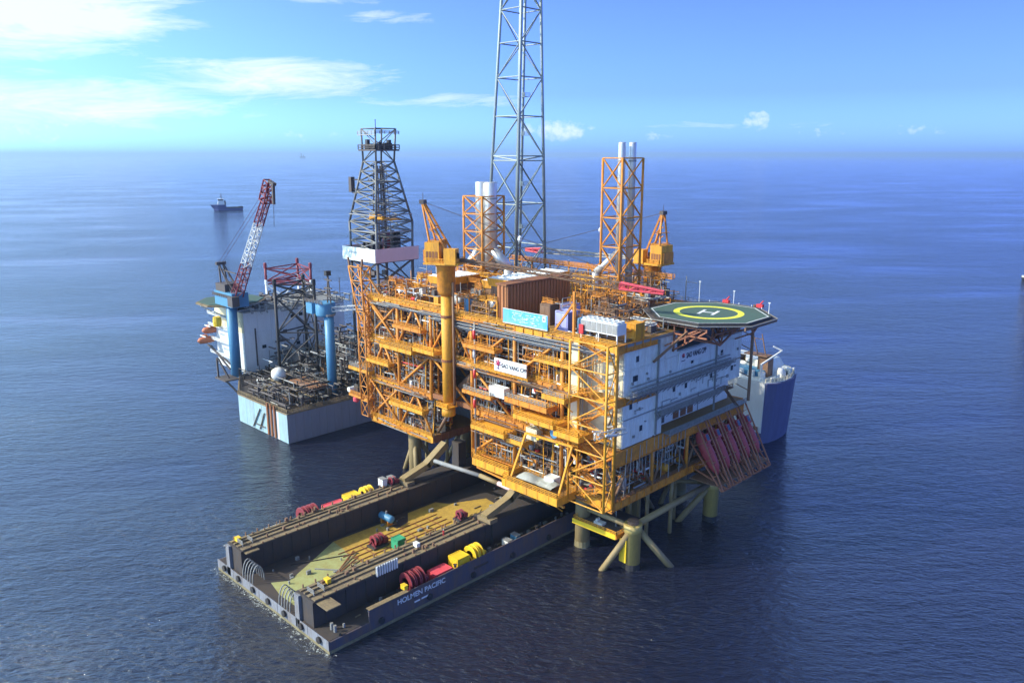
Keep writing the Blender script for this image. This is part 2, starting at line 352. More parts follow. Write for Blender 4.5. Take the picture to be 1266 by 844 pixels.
# boat landing deck by the near leg
bl=T('access_platform','small yellow-edged access platform with dark deck beside the near jacket leg','platform',(-114,150,8))
MB().box(-121.5,-108,146.5,159,8.2,8.5).build('deck_plate','dgrey',bl)
MB().box(-121.8,-108,146.1,146.5,7.6,8.9).build('kick_girder','yellow',bl)
MB().box(-108,-107.6,146.1,159,7.8,8.7).build('kick_girder','orange',bl)
MB().box(-121.8,-121.5,146.5,159,7.8,8.7).build('kick_girder','orange',bl)
MB().rail([(-121.6,159,8.5),(-121.6,146.3,8.5),(-107.8,146.3,8.5),(-107.8,158,8.5)],r=.07).build('railing','amber',bl)
for x in (-120,-110): MB().beam((x,147,8),(x,158,8),.5,.6).build('deck_beam','brown',bl)
MB().beam((-112,152,8),(-105.2,150,9),.6).build('support_arm','tan',bl); MB().beam((-118,152,8),(-121,150,4.5),.6).build('support_arm','tan',bl)
tag(MB().box(-116.5,-113.8,148.3,150,8.5,9.1).box(-116.1,-115.6,148.6,149.7,9.1,9.8).build('deck_box','white'),'low white storage box on the dark access platform by the near leg','storage box')
tag(MB().tube((-111.5,151,8.5),(-111.5,151,12.5),.12).tube((-112.6,151,12.4),(-111.5,151,12.5),.1).lathe([(.25,8.5),(.25,8.8)],(-111.5,151,0),n=8).build('davit_post','grey'),'thin grey davit post on the access platform next to the near leg','davit')
# ================================================================ topside
X0,X1,Y0,Y1=-205,-107.5,144,205
ts=T('production_platform','huge orange offshore production platform of stacked decks standing on tan legs','platform',(-156,175,18))
XS=(-205,-190,-174.5,-157,-140.5,-124,-107.5); YS=(144,160,176,191,205); ZS=(18,31,44,57)
def plate(x0,x1,y0,y1,z,m='deckg'): MB().box(x0,x1,y0,y1,z-.25,z).build('deck_plate',m,ts)
plate(X0,-174.5,Y0,Y1,18); plate(-174.5,-157,162,Y1,18); plate(-157,X1,Y0,Y1,18)
plate(X0,-174.5,Y0,Y1,31); plate(-174.5,-157,156,Y1,31); plate(-157,X1,Y0,Y1,31)
plate(X0,X1,Y0,Y1,44); plate(X0,X1,Y0,Y1,57)
def girder(a,b,h=1.7,m='orange',w=.35):
    a=Vector(a);b=Vector(b); o=MB(); d=(b-a).normalized(); s=Vector((d.y,-d.x,0))
    o.beam(a-Vector((0,0,h/2)),b-Vector((0,0,h/2)),w,h)
    o.beam(a+Vector((0,0,.04)),b+Vector((0,0,.04)),w*2.2,.14); o.beam(a-Vector((0,0,h)),b-Vector((0,0,h)),w*2.2,.14)
    L=(b-a).length; k=int(L/3)
    for i in range(1,k): p=a+d*(L*i/k); o.beam(p,p-Vector((0,0,h)),.9 if abs(d.x)<.5 else .12,.12 if abs(d.x)<.5 else .9)
    return o.build('girder',m,ts)
for z in ZS:
    for i in range(6):
        y=Y0
        if z==18 and i==2: y=162
        if z==31 and i==2: y=156
        girder((XS[i],y,z),(XS[i+1],y,z),1.9 if z in(18,57) else 1.4,'amber' if z in (18,57) else random.choice(['orange','amber']))
        girder((XS[i],Y1,z),(XS[i+1],Y1,z),1.5)
    for j in range(4):
        for x in (X0,X1):
            if x==X1 and z>40 and j>0: continue
            if x==X1 and z==31: MB().box(-107.6,-107,YS[j]+.01,YS[j+1]-.01,27.6,30.9).box(-107.9,-106.6,YS[j]+.01,YS[j+1]-.01,27.4,27.6).build('girder','orange',ts); continue
            girder((x,YS[j],z),(x,YS[j+1],z),1.9,'orange')
girder((-174.5,144,18),(-174.5,162,18),1.9,'rust'); girder((-157,144,18),(-157,162,18),1.9,'orange')
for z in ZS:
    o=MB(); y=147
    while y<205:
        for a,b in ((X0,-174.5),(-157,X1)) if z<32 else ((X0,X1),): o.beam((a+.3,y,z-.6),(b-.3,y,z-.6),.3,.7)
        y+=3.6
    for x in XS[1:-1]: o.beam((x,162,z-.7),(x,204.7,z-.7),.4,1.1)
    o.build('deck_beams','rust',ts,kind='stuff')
for i,x in enumerate(XS):
    for j,y in enumerate(YS):
        zb=31 if (i==2 and j==0) else 18; zt_=30.5 if (i==6 and j) else 57
        o=MB(); o.tube((x,y,zb-1.5),(x,y,zt_),.5,n=10); o.build('column','orange' if j==0 or i in (0,6) else 'rust',ts,True)  # inner columns in rust brown: interior shade put into the colour
# bracing on the two faces seen and on the second row inside, mostly browned as interior shade
def br(a,b,r=.36,m='orange'): MB().tube(a,b,r,n=7).build('brace',m,ts,True)
pat={(0,0):'X',(0,1):'K',(0,2):'X',(1,0):'K',(1,1):'/',(1,2):'K',(2,1):'\\',(3,0):'/',(3,1):'\\',(3,2):'/',(4,2):'/',(5,0):'X',(5,1):'/',(2,2):'K'}
for (i,k),p in pat.items():
    a,b=XS[i],XS[i+1]; z0,z1=ZS[k],ZS[k+1]-1
    if p in 'X/': br((a,Y0+.1,z0),(b,Y0+.1,z1))
    if p in 'X\\': br((b,Y0-.1,z0),(a,Y0-.1,z1))
    if p=='K': br((a,Y0,z0),((a+b)/2,Y0,z1)); br((b,Y0,z0),((a+b)/2,Y0,z1))
for i in range(6):
    for k in range(3):
        a,b=XS[i],XS[i+1]; z0,z1=ZS[k],ZS[k+1]-1
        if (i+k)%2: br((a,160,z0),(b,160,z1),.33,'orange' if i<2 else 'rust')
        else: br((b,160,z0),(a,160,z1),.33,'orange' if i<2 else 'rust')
for j in range(4):
    a,b=YS[j],YS[j+1]; br((X1,a,18),(X1,(a+b)/2,29.5),.4,'brown'); br((X1,b,18),(X1,(a+b)/2,29.5),.4,'brown')
    for k in range(3): br((X0,a,ZS[k]),(X0,b,ZS[k+1]-1),.35); 
for (i,k,m) in ((0,0,'dgrey'),(1,0,'grey'),(1,1,'dgrey'),(0,2,'brown'),(3,0,'dgrey'),(3,1,'grey'),(4,0,'brown'),(4,1,'dgrey'),(3,2,'dgrey'),(4,2,'grey'),(2,2,'dgrey'),(1,2,'dgrey'),(2,1,'brown'),(5,2,'dgrey')):  # dark backing panels added behind the bays to darken the interior
    if i==5: continue
    nb=5; w=(XS[i+1]-XS[i]-1.6)/nb
    for q in range(nb): MB().box(XS[i]+.8+q*w+.04,XS[i]+.8+(q+1)*w-.04,163.2,163.4,ZS[k]+.1,ZS[k+1]-1.8).build('dark_backing_panel',m,ts)
# inclined stubs that hand the load to the barge and jacket
for x in (-170,-136):
    pass
for x in LEGX:
    for y in (150,172,196): 
        o=MB(); o.lathe([(1.6,15),(2.3,17.9)],(x,y,0),n=12); o.build('leg_socket','brown',ts)
# railings
def rl(pts,m='amber',r=.06,sp=2.2): MB().rail(pts,r=r,sp=sp).build('railing',m,ts)
for z,m in ((18,'amber'),(31,'orange'),(44,'amber'),(57,'amber')):
    rl([(-205,Y0-.5,z+.1),(-174.5,Y0-.5,z+.1)],m); rl([(-157,Y0-.5,z+.1),(-107.5,Y0-.5,z+.1)],m)
    rl([(-205.4,Y0,z+.1),(-205.4,Y1,z+.1)],'amber')
rl([(-174.5,Y0-.5,44.1),(-157,Y0-.5,44.1)]); rl([(-174.5,Y0-.5,57.1),(-157,Y0-.5,57.1)]); rl([(-174.5,156,31.1),(-157,156,31.1)])
rl([(-107.1,144,18.1),(-107.1,205,18.1)],'brown'); rl([(-205,205.3,57.1),(-107.5,205.3,57.1)],'grey')
# balconies hung on the front face
def balcony(x0,x1,y0,y1,z,m='amber',fas=.9,dm='amber'):
    MB().box(x0,x1,y0,y1,z-.2,z).build('walkway_deck','deckg' if random.random()<.5 else dm,ts)
    o=MB(); o.box(x0-.15,x1+.15,y0-.25,y0,z-fas,z+.15); o.box(x0-.3,x0,y0,y1,z-fas,z+.15); o.box(x1,x1+.3,y0,y1,z-fas,z+.15)
    x=x0+1.2
    while x<x1: o.box(x,x+.12,y0-.34,y0-.25,z-fas,z+.1); x+=3.7
    o.build('walkway_fascia',m,ts)
    MB().rail([(x0,y1,z),(x0,y0,z),(x1,y0,z),(x1,y1,z)],r=.07,sp=1.3,h=1.3).build('railing',random.choice([m,'amber','galv']),ts)
    o=MB(); x=x0+.8
    while x<x1:
        o.beam((x,y0+.3,z-fas*.6),(x,y1,z-fas-(y1-y0)*.7),.22); x+=4.5
    o.build('walkway_bracket',m,ts,kind='stuff')
def scaffold(x0,x1,y,z0,z1,m='galv'):
    o=MB(); x=x0
    while x<=x1:
        o.beam((x,y,z0),(x,y,z1),.11); o.beam((x,y+1.1,z0),(x,y+1.1,z1),.11); x+=random.uniform(1.3,2.2)
    z=z0+1.2
    while z<z1:
        o.beam((x0,y,z),(x1,y,z),.1); o.beam((x0,y+.5,z-.1),(x1,y+.5,z-.1),.9,.08)
        if random.random()<.6: o.beam((x0,y,z),(min(x1,x0+4),y,min(z1,z+2)),.09)
        z+=random.uniform(1.7,2.3)
    o.build('scaffold',m,ts,kind='stuff')
for a in ((-202,-193,144.4,44.2,55,'brown'),(-188,-178,145,31.2,42.5,'orange'),(-199,-191,144.6,18.2,29.5,'orange'),(-156,-148,144.6,31.2,43,'galv'),(-155,-146,144.4,44.2,55.5,'orange'),(-138,-130,144.5,44.2,55,'orange'),(-130,-124,144.7,31.2,42.5,'brown'),(-155,-143,145,18.2,29.5,'orange'),(-134,-125,145.5,18.2,29,'brown'),(-173,-160,157,31.2,43,'brown'),(-186,-177,145,18.2,25,'brown'),(-172,-158,147,44.2,55.5,'galv')):
    scaffold(*a)
BAL=[(-214,-203,142,150,33,'amber',.9),(-193,-178,139.5,143.6,44.3,'amber',.95),(-178,-168.6,140,143.6,45.6,'amber',.95),
 (-203,-192,141.5,143.6,37.5,'amber',.8),(-192,-176,141.5,143.6,26,'amber',1),(-176,-157,150,156,44.4,'orange',1),
 (-135,-121.7,138,143.6,35.8,'amber',.95),(-140,-125.6,140,143.6,38.8,'orange',1.2),(-125.6,-118.6,138.5,143.6,43,'amber',1.1),
 (-121.7,-114,138.5,143.6,34.5,'amber',1.2),(-152,-139.5,139,143.6,28.6,'amber',.95),(-139.5,-134,140.2,143.6,27.6,'amber',1.0),
 (-157,-146,140.5,143.6,37.2,'orange',.8),(-157,-145,141,143.6,50,'orange',.8),(-131,-118,141.5,143.6,50.5,'amber',.7),
(-189,-176,141.5,143.6,50.5,'orange',.8)]
for b in BAL: balcony(*b[:5],m=b[5],fas=b[6])
# low front platform with the gantry
balcony(-151,-137.2,138.5,143.4,19.4,'amber',1.8); balcony(-137.2,-118.5,136.2,143.4,18.2,'amber',1.9); 
MB().box(-151,-118.5,144.3,152,18.05,18.12).build('deck_plate','canvas',ts)
o=MB(); o.beam((-151,140,16.4),(-118.5,139,15.2),.5); o.beam((-120,144,16),(-107.5,144,15.6),.4); o.build('lower_beam','orange',ts)
# near corner stair tower
st=T('stair_tower','orange lattice stair tower with zigzag flights on the near corner of the platform','stair tower',(-112,144,17))
lattice(st,[(-118.3,140,17),(-107.2,140,17),(-107.2,143.4,17),(-118.3,143.4,17)],[(-118.3,140,57.5),(-107.2,140,57.5),(-107.2,143.4,57.5),(-118.3,143.4,57.5)],
        [0,.17,.34,.5,.67,.84,1],.32,.17,'amber','Z',faces=[0,1],nl='post')
zz=[18+i*3.25 for i in range(13)]
for i,(a,b) in enumerate(zip(zz,zz[1:])):
    l,r=(-117,-109) if i%2==0 else (-109,-117)
    o=MB(); o.beam((l,142.2,a),(r,142.2,b),.9,.18); o.beam((l,141.7,a+1),(r,141.7,b+1),.1); o.beam((l,142.7,a+1),(r,142.7,b+1),.1)
    for q in range(9):
        x=l+(r-l)*q/8; o.beam((x,141.7,a+(b-a)*q/8),(x,141.7,a+(b-a)*q/8+1),.07)
    o.build('stair_flight','orange',st)
    o=MB(); o.box(r-1,r+1,141.2,143.2,b-.12,b); o.rail([(r-1.1,140.5,b),(r+1.1,140.5,b)],r=.06); o.build('landing','amber',st)
MB().box(-121.5,-118.7,143.7,144.3,31,56).build('cladding_panel','cream',st); 
# ---- living quarters
lq=T('living_quarters','pale blue-white panelled living quarters block below the helideck','living quarters',(-115,175,31))
MB().box(-123.5,-107.75,147,169.1,38.2,56.2).build('wall','wallw',lq); MB().box(-123.5,-107.75,169.1,202.2,38.2,51.4).build('wall','wallw',lq); MB().box(-123.8,-107.3,169.4,202.6,51.4,51.8).build('roof','grey',lq); MB().box(-123.5,-107.75,147,163.5,31.1,38.2).build('wall','wallw',lq)
MB().box(-123.5,-111,163.5,202.2,31.1,38.2).build('wall','white',lq)
MB().box(-124,-107.3,146.7,169.3,56.2,56.9).build('roof','grey',lq)
pan=[]
ys=[147+5.52*i for i in range(11)]
for r_,(za,zb) in enumerate(((31.1,38.1),(38.2,44.2),(44.3,50.3),(50.4,56.1))):
    for j in range(10):
        if r_==0 and j>2: continue
        if r_==3 and j>3: zb=51.4
        o=MB(); o.box(-107.75,-107.58,ys[j]+.06,ys[j+1]-.06,za+.05,zb-.05)
        for q in range(1,5): y=ys[j]+q*1.1; o.box(-107.58,-107.53,y,y+.12,za+.1,zb-.1)
        o.build('wall_panel','wallw',lq)
for i in range(3):
    for r_,(za,zb) in enumerate(((31.1,38.1),(38.2,44.2),(44.3,50.3),(50.4,56.1))):
        x=-123.5+i*5.25; MB().box(x+.06,x+5.19,146.85,147,za+.05,zb-.05).build('wall_panel','cream',lq)
for y in (160.5,188.2): MB().box(-107.5,-107.05,y,y+.3,31.5,56 if y<170 else 51).build('downpipe','grey',lq)
for z in (50.35,44.25): MB().box(-107.56,-107.38,147,202.2 if z<50 else 169,z-.08,z+.08).build('trim_strip','wallw',lq)
MB().box(-107.56,-107.35,147,163.5,38.05,38.3).build('trim_strip','galv',lq)
def window(y,z,w=1.0,h=1.4,x=-107.5):
    MB().box(x-.05,x+.08,y,y+w,z,z+h).build('window','glass',lq)
for y,z in ((151.6,51.9),(149.5,40.5),(150.6,47.2),(151.4,47.2),(168,41),(173.5,40.8),(176,47),(186,41),(191,46.5),(154,34),(197,41)): window(y,z)
for y in (174,177.5,181): MB().box(-111,-110.85,y,y+2.6,31.4,34.8).build('door','rust',lq)
MB().box(-111,-110.85,168.6,169.8,31.6,34).build('door','dgrey',lq); MB().box(-111,-110.9,186,186.3,31.2,38).build('trim_strip','grey',lq)
# small kit fixed to the wall
o=MB()
for k in range(34):
    y=random.uniform(149,201); z=random.choice((33,36,39.5,42,46.5,48,53)); 
    if z<38 and y>163: continue
    if 168<y<184 and z>46: continue
    w,h=random.uniform(.2,.8),random.uniform(.2,.9); o.box(-107.5,-107.15,y,y+w,z,z+h)
for k in range(12):
    y=random.uniform(149,201); z=random.uniform(39,43); o.beam((-107.3,y,z),(-107.3,y+random.uniform(2,6),z),.14); o.beam((-107.3,y,z),(-107.3,y,z-random.uniform(.5,2)),.14)
o.build('wall_fittings','grey',lq,kind='stuff')
def sidewalk(y0,y1,z,x1,m='galv'):
    MB().box(-107.5,x1,y0,y1,z-.1,z).build('walkway_deck','wallw' if 0 else 'galv',lq)
    MB().box(x1,x1+.08,y0,y1,z-.16,z+.06).build('walkway_fascia',m,lq)
    MB().rail([(x1,y0,z),(x1,y1,z)],sp=1.5,r=.07).build('railing',m,lq)
    o=MB(); y=y0+1
    while y<y1: o.beam((x1-.2,y,z-.2),(-107.5,y,z-2.2),.16); y+=2.2
    o.build('walkway_bracket','grey',lq,kind='stuff')
sidewalk(147,196,44.2,-105.6); sidewalk(160,191,37.2,-105.4); sidewalk(164,203,31,-105.2)
o=MB(); o.box(-107.5,-104.6,190,194,37.2,37.4); o.beam((-105.5,191,37.2),(-105.5,198,31),1.2,.2); o.rail([(-105,191,37.2),(-105,194,37.2)],r=.07); o.build('stair_flight','brown',lq)
o=MB()
for z,x in ((45.2,-106.6),(46.1,-106.9),(43.3,-106.5),(36.2,-106.6),(38.3,-106.9)): o.tube((x,149 if z>40 else 160,z),(x,195 if z>40 else 190,z),.16,n=6)
o.build('wall_pipes','grey',lq,kind='stuff')
# wall sign
sg=T('wall_name_board','white name board reading SAO VANG CPP on the living quarters wall under the helideck','sign',(-107.3,176.5,49.6))
MB().box(-107.5,-107.25,169.9,183.1,47.9,51.1).build('board','white',sg)
text('SAO VANG CPP',2.0,'btxt',sg,face_mw((-107.2,177.9,49.6),'+x'),sx_=.68)
o=MB(); o.lathe([(.62,0),(.62,.05)],(0,0,0),'x',12); o2=o.build('emblem','pink',None); o2.location=(-107.25,171.7,49.9); mwk=o2.location.copy(); o2.parent=sg; o2.location=mwk-sg.location
MB().box(-107.22,-107.18,171.3,171.6,49.4,50.4).box(-107.22,-107.18,171.6,172.3,49.4,49.65).build('emblem','btxt',sg)
MB().box(-107.22,-107.18,170.8,172.6,48.45,48.65).build('underline','btxt',sg)
# front sign
sg=T('front_name_board','white name board reading SAO VANG CPP with magenta flower emblem on the front rail','sign',(-139.8,141.6,46.3))
MB().box(-145.6,-134.0,141.5,141.8,44.7,48.1).build('board','white',sg)
text('SAO VANG CPP',1.55,'btxt',sg,face_mw((-138.4,141.45,46.4),'-y'),sx_=.82)
o=MB()
for k in range(5):
    t=R(90+(k-2)*42); o.beam((-144.1,141.42,46.3),(-144.1+1.15*math.cos(t),141.42,46.5+1.25*math.sin(t)),.42,.08)
o.build('emblem_petals','violet',sg); MB().beam((-144.1,141.4,46.4),(-144.1,141.4,45.2),.16,.1).beam((-144.9,141.4,45.5),(-143.3,141.4,45.5),.12,.1).build('emblem_stem','violet2',sg)
MB().rail([(-157,141.9,43.6),(-134,141.9,43.6)],r=.1).build('sign_support','amber',sg)
# banner
bn=T('event_banner','cyan banner with pale scribbled lettering tied along the top deck rail','banner',(-136,143.2,59.5))
MB().box(-143.8,-128.3,143.0,143.12,57.7,61.4).build('cloth','banner',bn)
o=MB()
for k in range(70):
    z=random.uniform(58.2,60.9); x=random.uniform(-140.5,-131); 
    w=random.uniform(.15,.9); o.box(x,x+w,142.93,142.99,z,z+.09)
o.build('lettering','wtxt',bn,kind='stuff')
for i,(t_,z,s_) in enumerate((('',60.6,.6),)): pass
MB().box(-129.9,-128.9,142.93,142.99,59.7,61.1).build('corner_mark','wtxt',bn); MB().box(-129.6,-129.2,142.9,142.93,60.1,60.6).build('corner_dot','btxt',bn)
MB().box(-143.8,-128.3,142.9,143.0,57.6,57.78).box(-143.8,-128.3,142.9,143.0,61.32,61.45).build('hem','wtxt',bn)
# ---- helideck
hd=T('helideck','octagonal green helideck with yellow ring and white H on brown truss supports','helideck',(-106.3,181.2,60))
def octo(r,c=(-106.3,181.2)): return [(c[0]+r*math.cos(R(22.5+45*k)),c[1]+r*math.sin(R(22.5+45*k))) for k in range(8)]
MB().prism(octo(15.6),59.4,60).build('deck','green',hd)
def oring(r0,r1,z0,z1,c=(-106.3,181.2),n=8,ph=22.5,y=1):
    m=MB(); a=[];st_=360/n
    for r,z in ((r0,z0),(r1,z0),(r1,z1),(r0,z1)):
        a+=[(c[0]+r*math.cos(R(ph+st_*k)),c[1]+r*math.sin(R(ph+st_*k)),z) for k in range(n)]
    fs=[]
    for q in range(4):
        for k in range(n):
            j=(k+1)%n; w=(q+1)%4; fs.append((q*n+k,q*n+j,w*n+j,w*n+k))
    return m.add(a,fs)
oring(14.8,15.1,60.004,60.012).build('edge_line','wtxt',hd)
oring(15.6,15.9,59.3,60.12).build('edge_gutter','black',hd)
oring(16.0,17.2,59.4,59.52).build('safety_net','dgrey',hd); oring(17.2,17.35,59.45,59.65).build('net_frame','galv',hd)
oring(7.4,9.0,60.005,60.014,n=48).build('ring_marking',mat('bright_yellow_marking',(.85,.85,.04),.5,c2=(.7,.66,.05),amt=.2),hd)
o=MB(); ang=R(14)
def hb(x0,x1,y0,y1):
    c,s_=math.cos(ang),math.sin(ang); P=[(x0,y0),(x1,y0),(x1,y1),(x0,y1)]
    o.prism([(-106.3+c*x-s_*y,181.2+s_*x+c*y) for x,y in P],60.005,60.016)
hb(-2.2,-1.4,-3.1,3.1); hb(1.4,2.2,-3.1,3.1); hb(-1.4,1.4,-.4,.4); o.build('letter_h','wtxt',hd)
o=MB(); 
for k in range(9):
    x=-121+k*3.7; o.beam((x,181.2-14.5+abs(k-4)*1.6,58.9),(x,181.2+14.5-abs(k-4)*1.6,58.9),.35,.8)
o.build('deck_joists','brown',hd,kind='stuff')
for y in (167,188,195):
    xo=-92.5 if 172<y<190 else -98
    for a,b in (((-118,y,58.6),(xo,y,58.6)),((xo,y,58.3),(-107.3,y,52.2)),((-107.3,y,58.5),(-107.3,y,51.8)),((-100.5,y,58.4),(-107.2,y,55)),((-104,y,58.4),(-104,y,54.2)),((-112.5,y,58.4),(-112.5,y,51.8)),((-112.5,y,58.4),(-107.3,y,52))):
        MB().beam(a,b,.38).build('support_truss','cradle',hd)
for y0 in (188,):
    y1=y0+7
    for a,b in (((-98.5,y0,58.3),(-98.5,y1,58.3)),((-106.9,y0,52.2),(-98.5,(y0+y1)/2,58.3)),((-98.5,(y0+y1)/2,58.3),(-106.9,y1,52.2)),((-107.3,y0,52.2),(-107.3,(y0+y1)/2,58.3)),((-107.3,(y0+y1)/2,58.3),(-107.3,y1,52.2)),((-104,y0,54.5),(-104,y1,54.5)),((-93.5,y0,58.3),(-104,(y0+y1)/2,54.5))):
        MB().beam(a,b,.3).build('support_truss','brown',hd)
for a,b in (((-99.5,167,58.3),(-100.5,178,52.8)),((-100.5,178,52.8),(-99.5,189,58.3)),((-99.5,178,58.3),(-100.5,178,52.8)),((-99.5,172.5,58.3),(-100,172.5,55)),((-99.5,183.5,58.3),(-100,183.5,55)),
            ((-100,172.5,55),(-99.5,178,58.3)),((-100,183.5,55),(-99.5,178,58.3)),((-100.5,178,52.6),(-107.3,178,54)),((-100.5,178,52.8),(-107.3,170,55)),((-100.5,178,52.8),(-107.3,187,55)),((-99.5,189,58.3),(-101,196,53)),((-101,196,53),(-100,201,58.3)),((-101,196,53),(-107.3,198,50)),((-99.5,167,58.3),(-107.3,163,54)),((-98,189,56),(-107.3,189,56)),((-98,167,56.5),(-107.3,167,56.5)),((-98.5,172,56.8),(-98.5,189,56.8))):
    MB().beam(a,b,.36).build('support_truss','cradle',hd)
MB().beam((-107,158,50.8),(-103.5,167,57.5),.5).build('support_truss','brown',hd)
MB().tube((-105.5,204.5,31),(-105.5,204.5,59),.45).build('corner_post','brown',hd)
for z in (34,38,42,46,50,54): MB().beam((-105.5,204.5,z),(-108.5,202,z+2),.25).build('post_brace','brown',hd)
for k in range(24):
    a=R(15*k); x,y=-106.3+15.7*math.cos(a),181.2+15.7*math.sin(a)
    if k in (3,4,5,6,7,8): MB().tube((x,y,60),(x,y,60.5),.12,n=6).build('perimeter_lamp','white',hd)
for x,y in ((-110,196.6),(-100,196.8)):
    t=T('fire_monitor','red fire monitor on the far edge of the helideck, '+('left one' if x<-105 else 'right one near the antenna'),'fire monitor',(x,y,60))
    MB().box(x-.9,x+.9,y-.5,y+.5,60,60.9).build('base','red',t); MB().tube((x,y,60.9),(x+.9,y,61.9),.18).build('nozzle','red',t)
for i,(x,y,h) in enumerate(((-117,194,6),(-108,197,4),(-95,192,3))):
    tag(MB().tube((x,y,59.5),(x,y,59.5+h),.09).box(x-.3,x+.3,y-.05,y+.05,59.4+h,59.6+h).lathe([(.3,59.4),(.3,59.7)],(x,y,0),n=8).build('antenna_mast','white'),('tallest thin white antenna behind the left rim of the helideck','thin white windsock mast behind the far rim of the helideck','short white mast at the right rim of the helideck')[i],'antenna')
# ---- lifeboats in free fall cradles
for i,y in enumerate((180.5,186,191.5,197,202.5)):
    w=('nearest of the five, fully in view','second from the near end','third of five, in the middle','fourth from the near end','farthest of the five, next to the blue hull')[i]
    A=Vector((-106.5,y,30.5));B=Vector((-97.3,y,13.6)); d=(B-A).normalized(); u=Vector((-d.z,0,d.x)); u=-u if u.x<0 else u; sd_=Vector((0,1,0))
    lb=T('lifeboat','faded red free-fall lifeboat, '+w,'lifeboat',tuple(A),'lifeboats in steep cradles under the quarters')
    o=MB(); prof=[(0,.3),(.06,1.0),(.2,1.5),(.5,1.65),(.8,1.4),(.93,.8),(1,.15)]; L=12.5; st0=2.5; vs=[];n=12
    for f,r in prof:
        c=A+d*(st0+L*f)-u*(2.0-.9*f)
        for k in range(n): t=2*math.pi*k/n; vs.append(c+sd_*(r*math.cos(t))+u*(r*1.15*math.sin(t)))
    fs=[(q*n+k,q*n+(k+1)%n,(q+1)*n+(k+1)%n,(q+1)*n+k) for q in range(len(prof)-1) for k in range(n)]
    o.add(vs,fs+[tuple(range(n)),tuple(range((len(prof)-1)*n,len(prof)*n))]); o.build('hull','boat',lb,True)
    c=A+d*(st0+2.5)-u*.3; MB().beam(c-d*1.2,c+d*1.2,1.6,1.1).build('conning_cabin','boat',lb)
    MB().beam(c-d*1.0+u*.57,c+d*.6+u*.57,1.2,.08).build('window','glass',lb)
    for f in (.45,.62,.78):
        cc=A+d*(st0+L*f)-u*(.25-.2*f); MB().beam(cc-sd_*.9,cc+sd_*.9,.2).build('deck_rib','pink',lb)
    cr=T('launch_cradle','steep brown lifeboat cradle, '+w,'launch cradle',tuple(A),'steep launch cradles')
    for s_ in (-2.0,2.0):
        q=sd_*s_
        MB().beam(A+q,B+q,.34).build('side_rail','cradle',cr); MB().beam(A+q-u*5.2,B+q-u*.5,.34).build('side_rail','cradle',cr); MB().beam(A+q,A+q-u*5.2,.42).build('end_post','cradle',cr)
        for f in (.3,.55,.78):
            p=A+(B-A)*f+q; MB().beam(p,p-u*(5.2-4.6*f),.22).build('rib','cradle',cr)
    for f,h in ((0,5.2),(.3,3.8),(.6,2.4),(1,.5)):
        p=A+(B-A)*f; MB().beam(p-sd_*2-u*h,p+sd_*2-u*h,.3).build('cross_bar','cradle',cr); MB().beam(p-sd_*2,p+sd_*2,.3).build('cross_bar','cradle',cr)
    for f in (.12,.2,.38,.48): p=A+(B-A)*f; MB().beam(p-sd_*2,p+sd_*2,.12).build('cross_bar','cradle',cr)
    MB().beam(B,(-107.4,y,16.5),.4).build('strut','cradle',cr); MB().beam(A+(B-A)*.6,(-107.4,y,17.5),.3).build('strut','cradle',cr); MB().beam(A+(B-A)*.75,(-107.4,y,25),.3).build('strut','cradle',cr)
o=MB(); o.box(-107.3,-98.5,178,206,14.4,14.7); o.build('cradle_deck','brown',ts)
# ================================================================ loose pipework that fills the decks
def pipes(x0,x1,y0,y1,z0,z1,n,m,rmin=.09,rmax=.26,seg=4,name='pipework',par=None,vert=.35):
    o=MB()
    for _ in range(n):
        p=Vector((random.uniform(x0,x1),random.uniform(y0,y1),random.uniform(z0,z1))); r=random.uniform(rmin,rmax); pts=[p]; ax=random.choice('xyz')
        for k in range(random.randint(2,seg)):
            q=pts[-1].copy()
            if ax=='x': q.x=min(x1,max(x0,q.x+random.uniform(-12,12)))
            elif ax=='y': q.y=min(y1,max(y0,q.y+random.uniform(-8,8)))
            else: q.z=min(z1,max(z0,q.z+random.uniform(-6,6)))
            pts.append(q); ax=random.choice([a for a in 'xyz' if a!=ax])
        o.path(pts,r,6)
    return o.build(name,m,par or ts,kind='stuff')
for k in range(3):
    z0=ZS[k]+.3; z1=ZS[k+1]-1.6
    for m,n in (('galv',22),('orange',20),('brown',40),('grey',30),('white',7),('red',4),('dgrey',30),('silver',10)):
        pipes(-204,-175.5,144.5,152,z0,z1,n,m); 
        pipes(-156,-124,144.5,152,z0,z1,n,m)
        pipes(-174,-157,(163 if k==0 else 157 if k==1 else 146),170,z0,z1,n//2,m)
for m,n in (('galv',26),('grey',26),('brown',26),('white',8),('red',5),('orange',10),('blue',3)): pipes(-122,-108,148,176,18.3,27.5,n,m)
for m,n in (('dgrey',30),('brown',20),('rust',20)): pipes(-122,-108,176,204,18.3,27.5,n,m)
for m,n in (('orange',22),('amber',10),('galv',24),('grey',26),('brown',28),('white',10)):
    pipes(-203,-158,146,172,57.3,61.2,n,m,.08,.22); pipes(-128,-109,146,168,57.3,60.4,n//3,m,.08,.2); pipes(-203,-150,172,204,57.3,62.5,n,m,.1,.25); pipes(-145,-124,165,204,57.3,61.5,n//2,m,.1,.25)
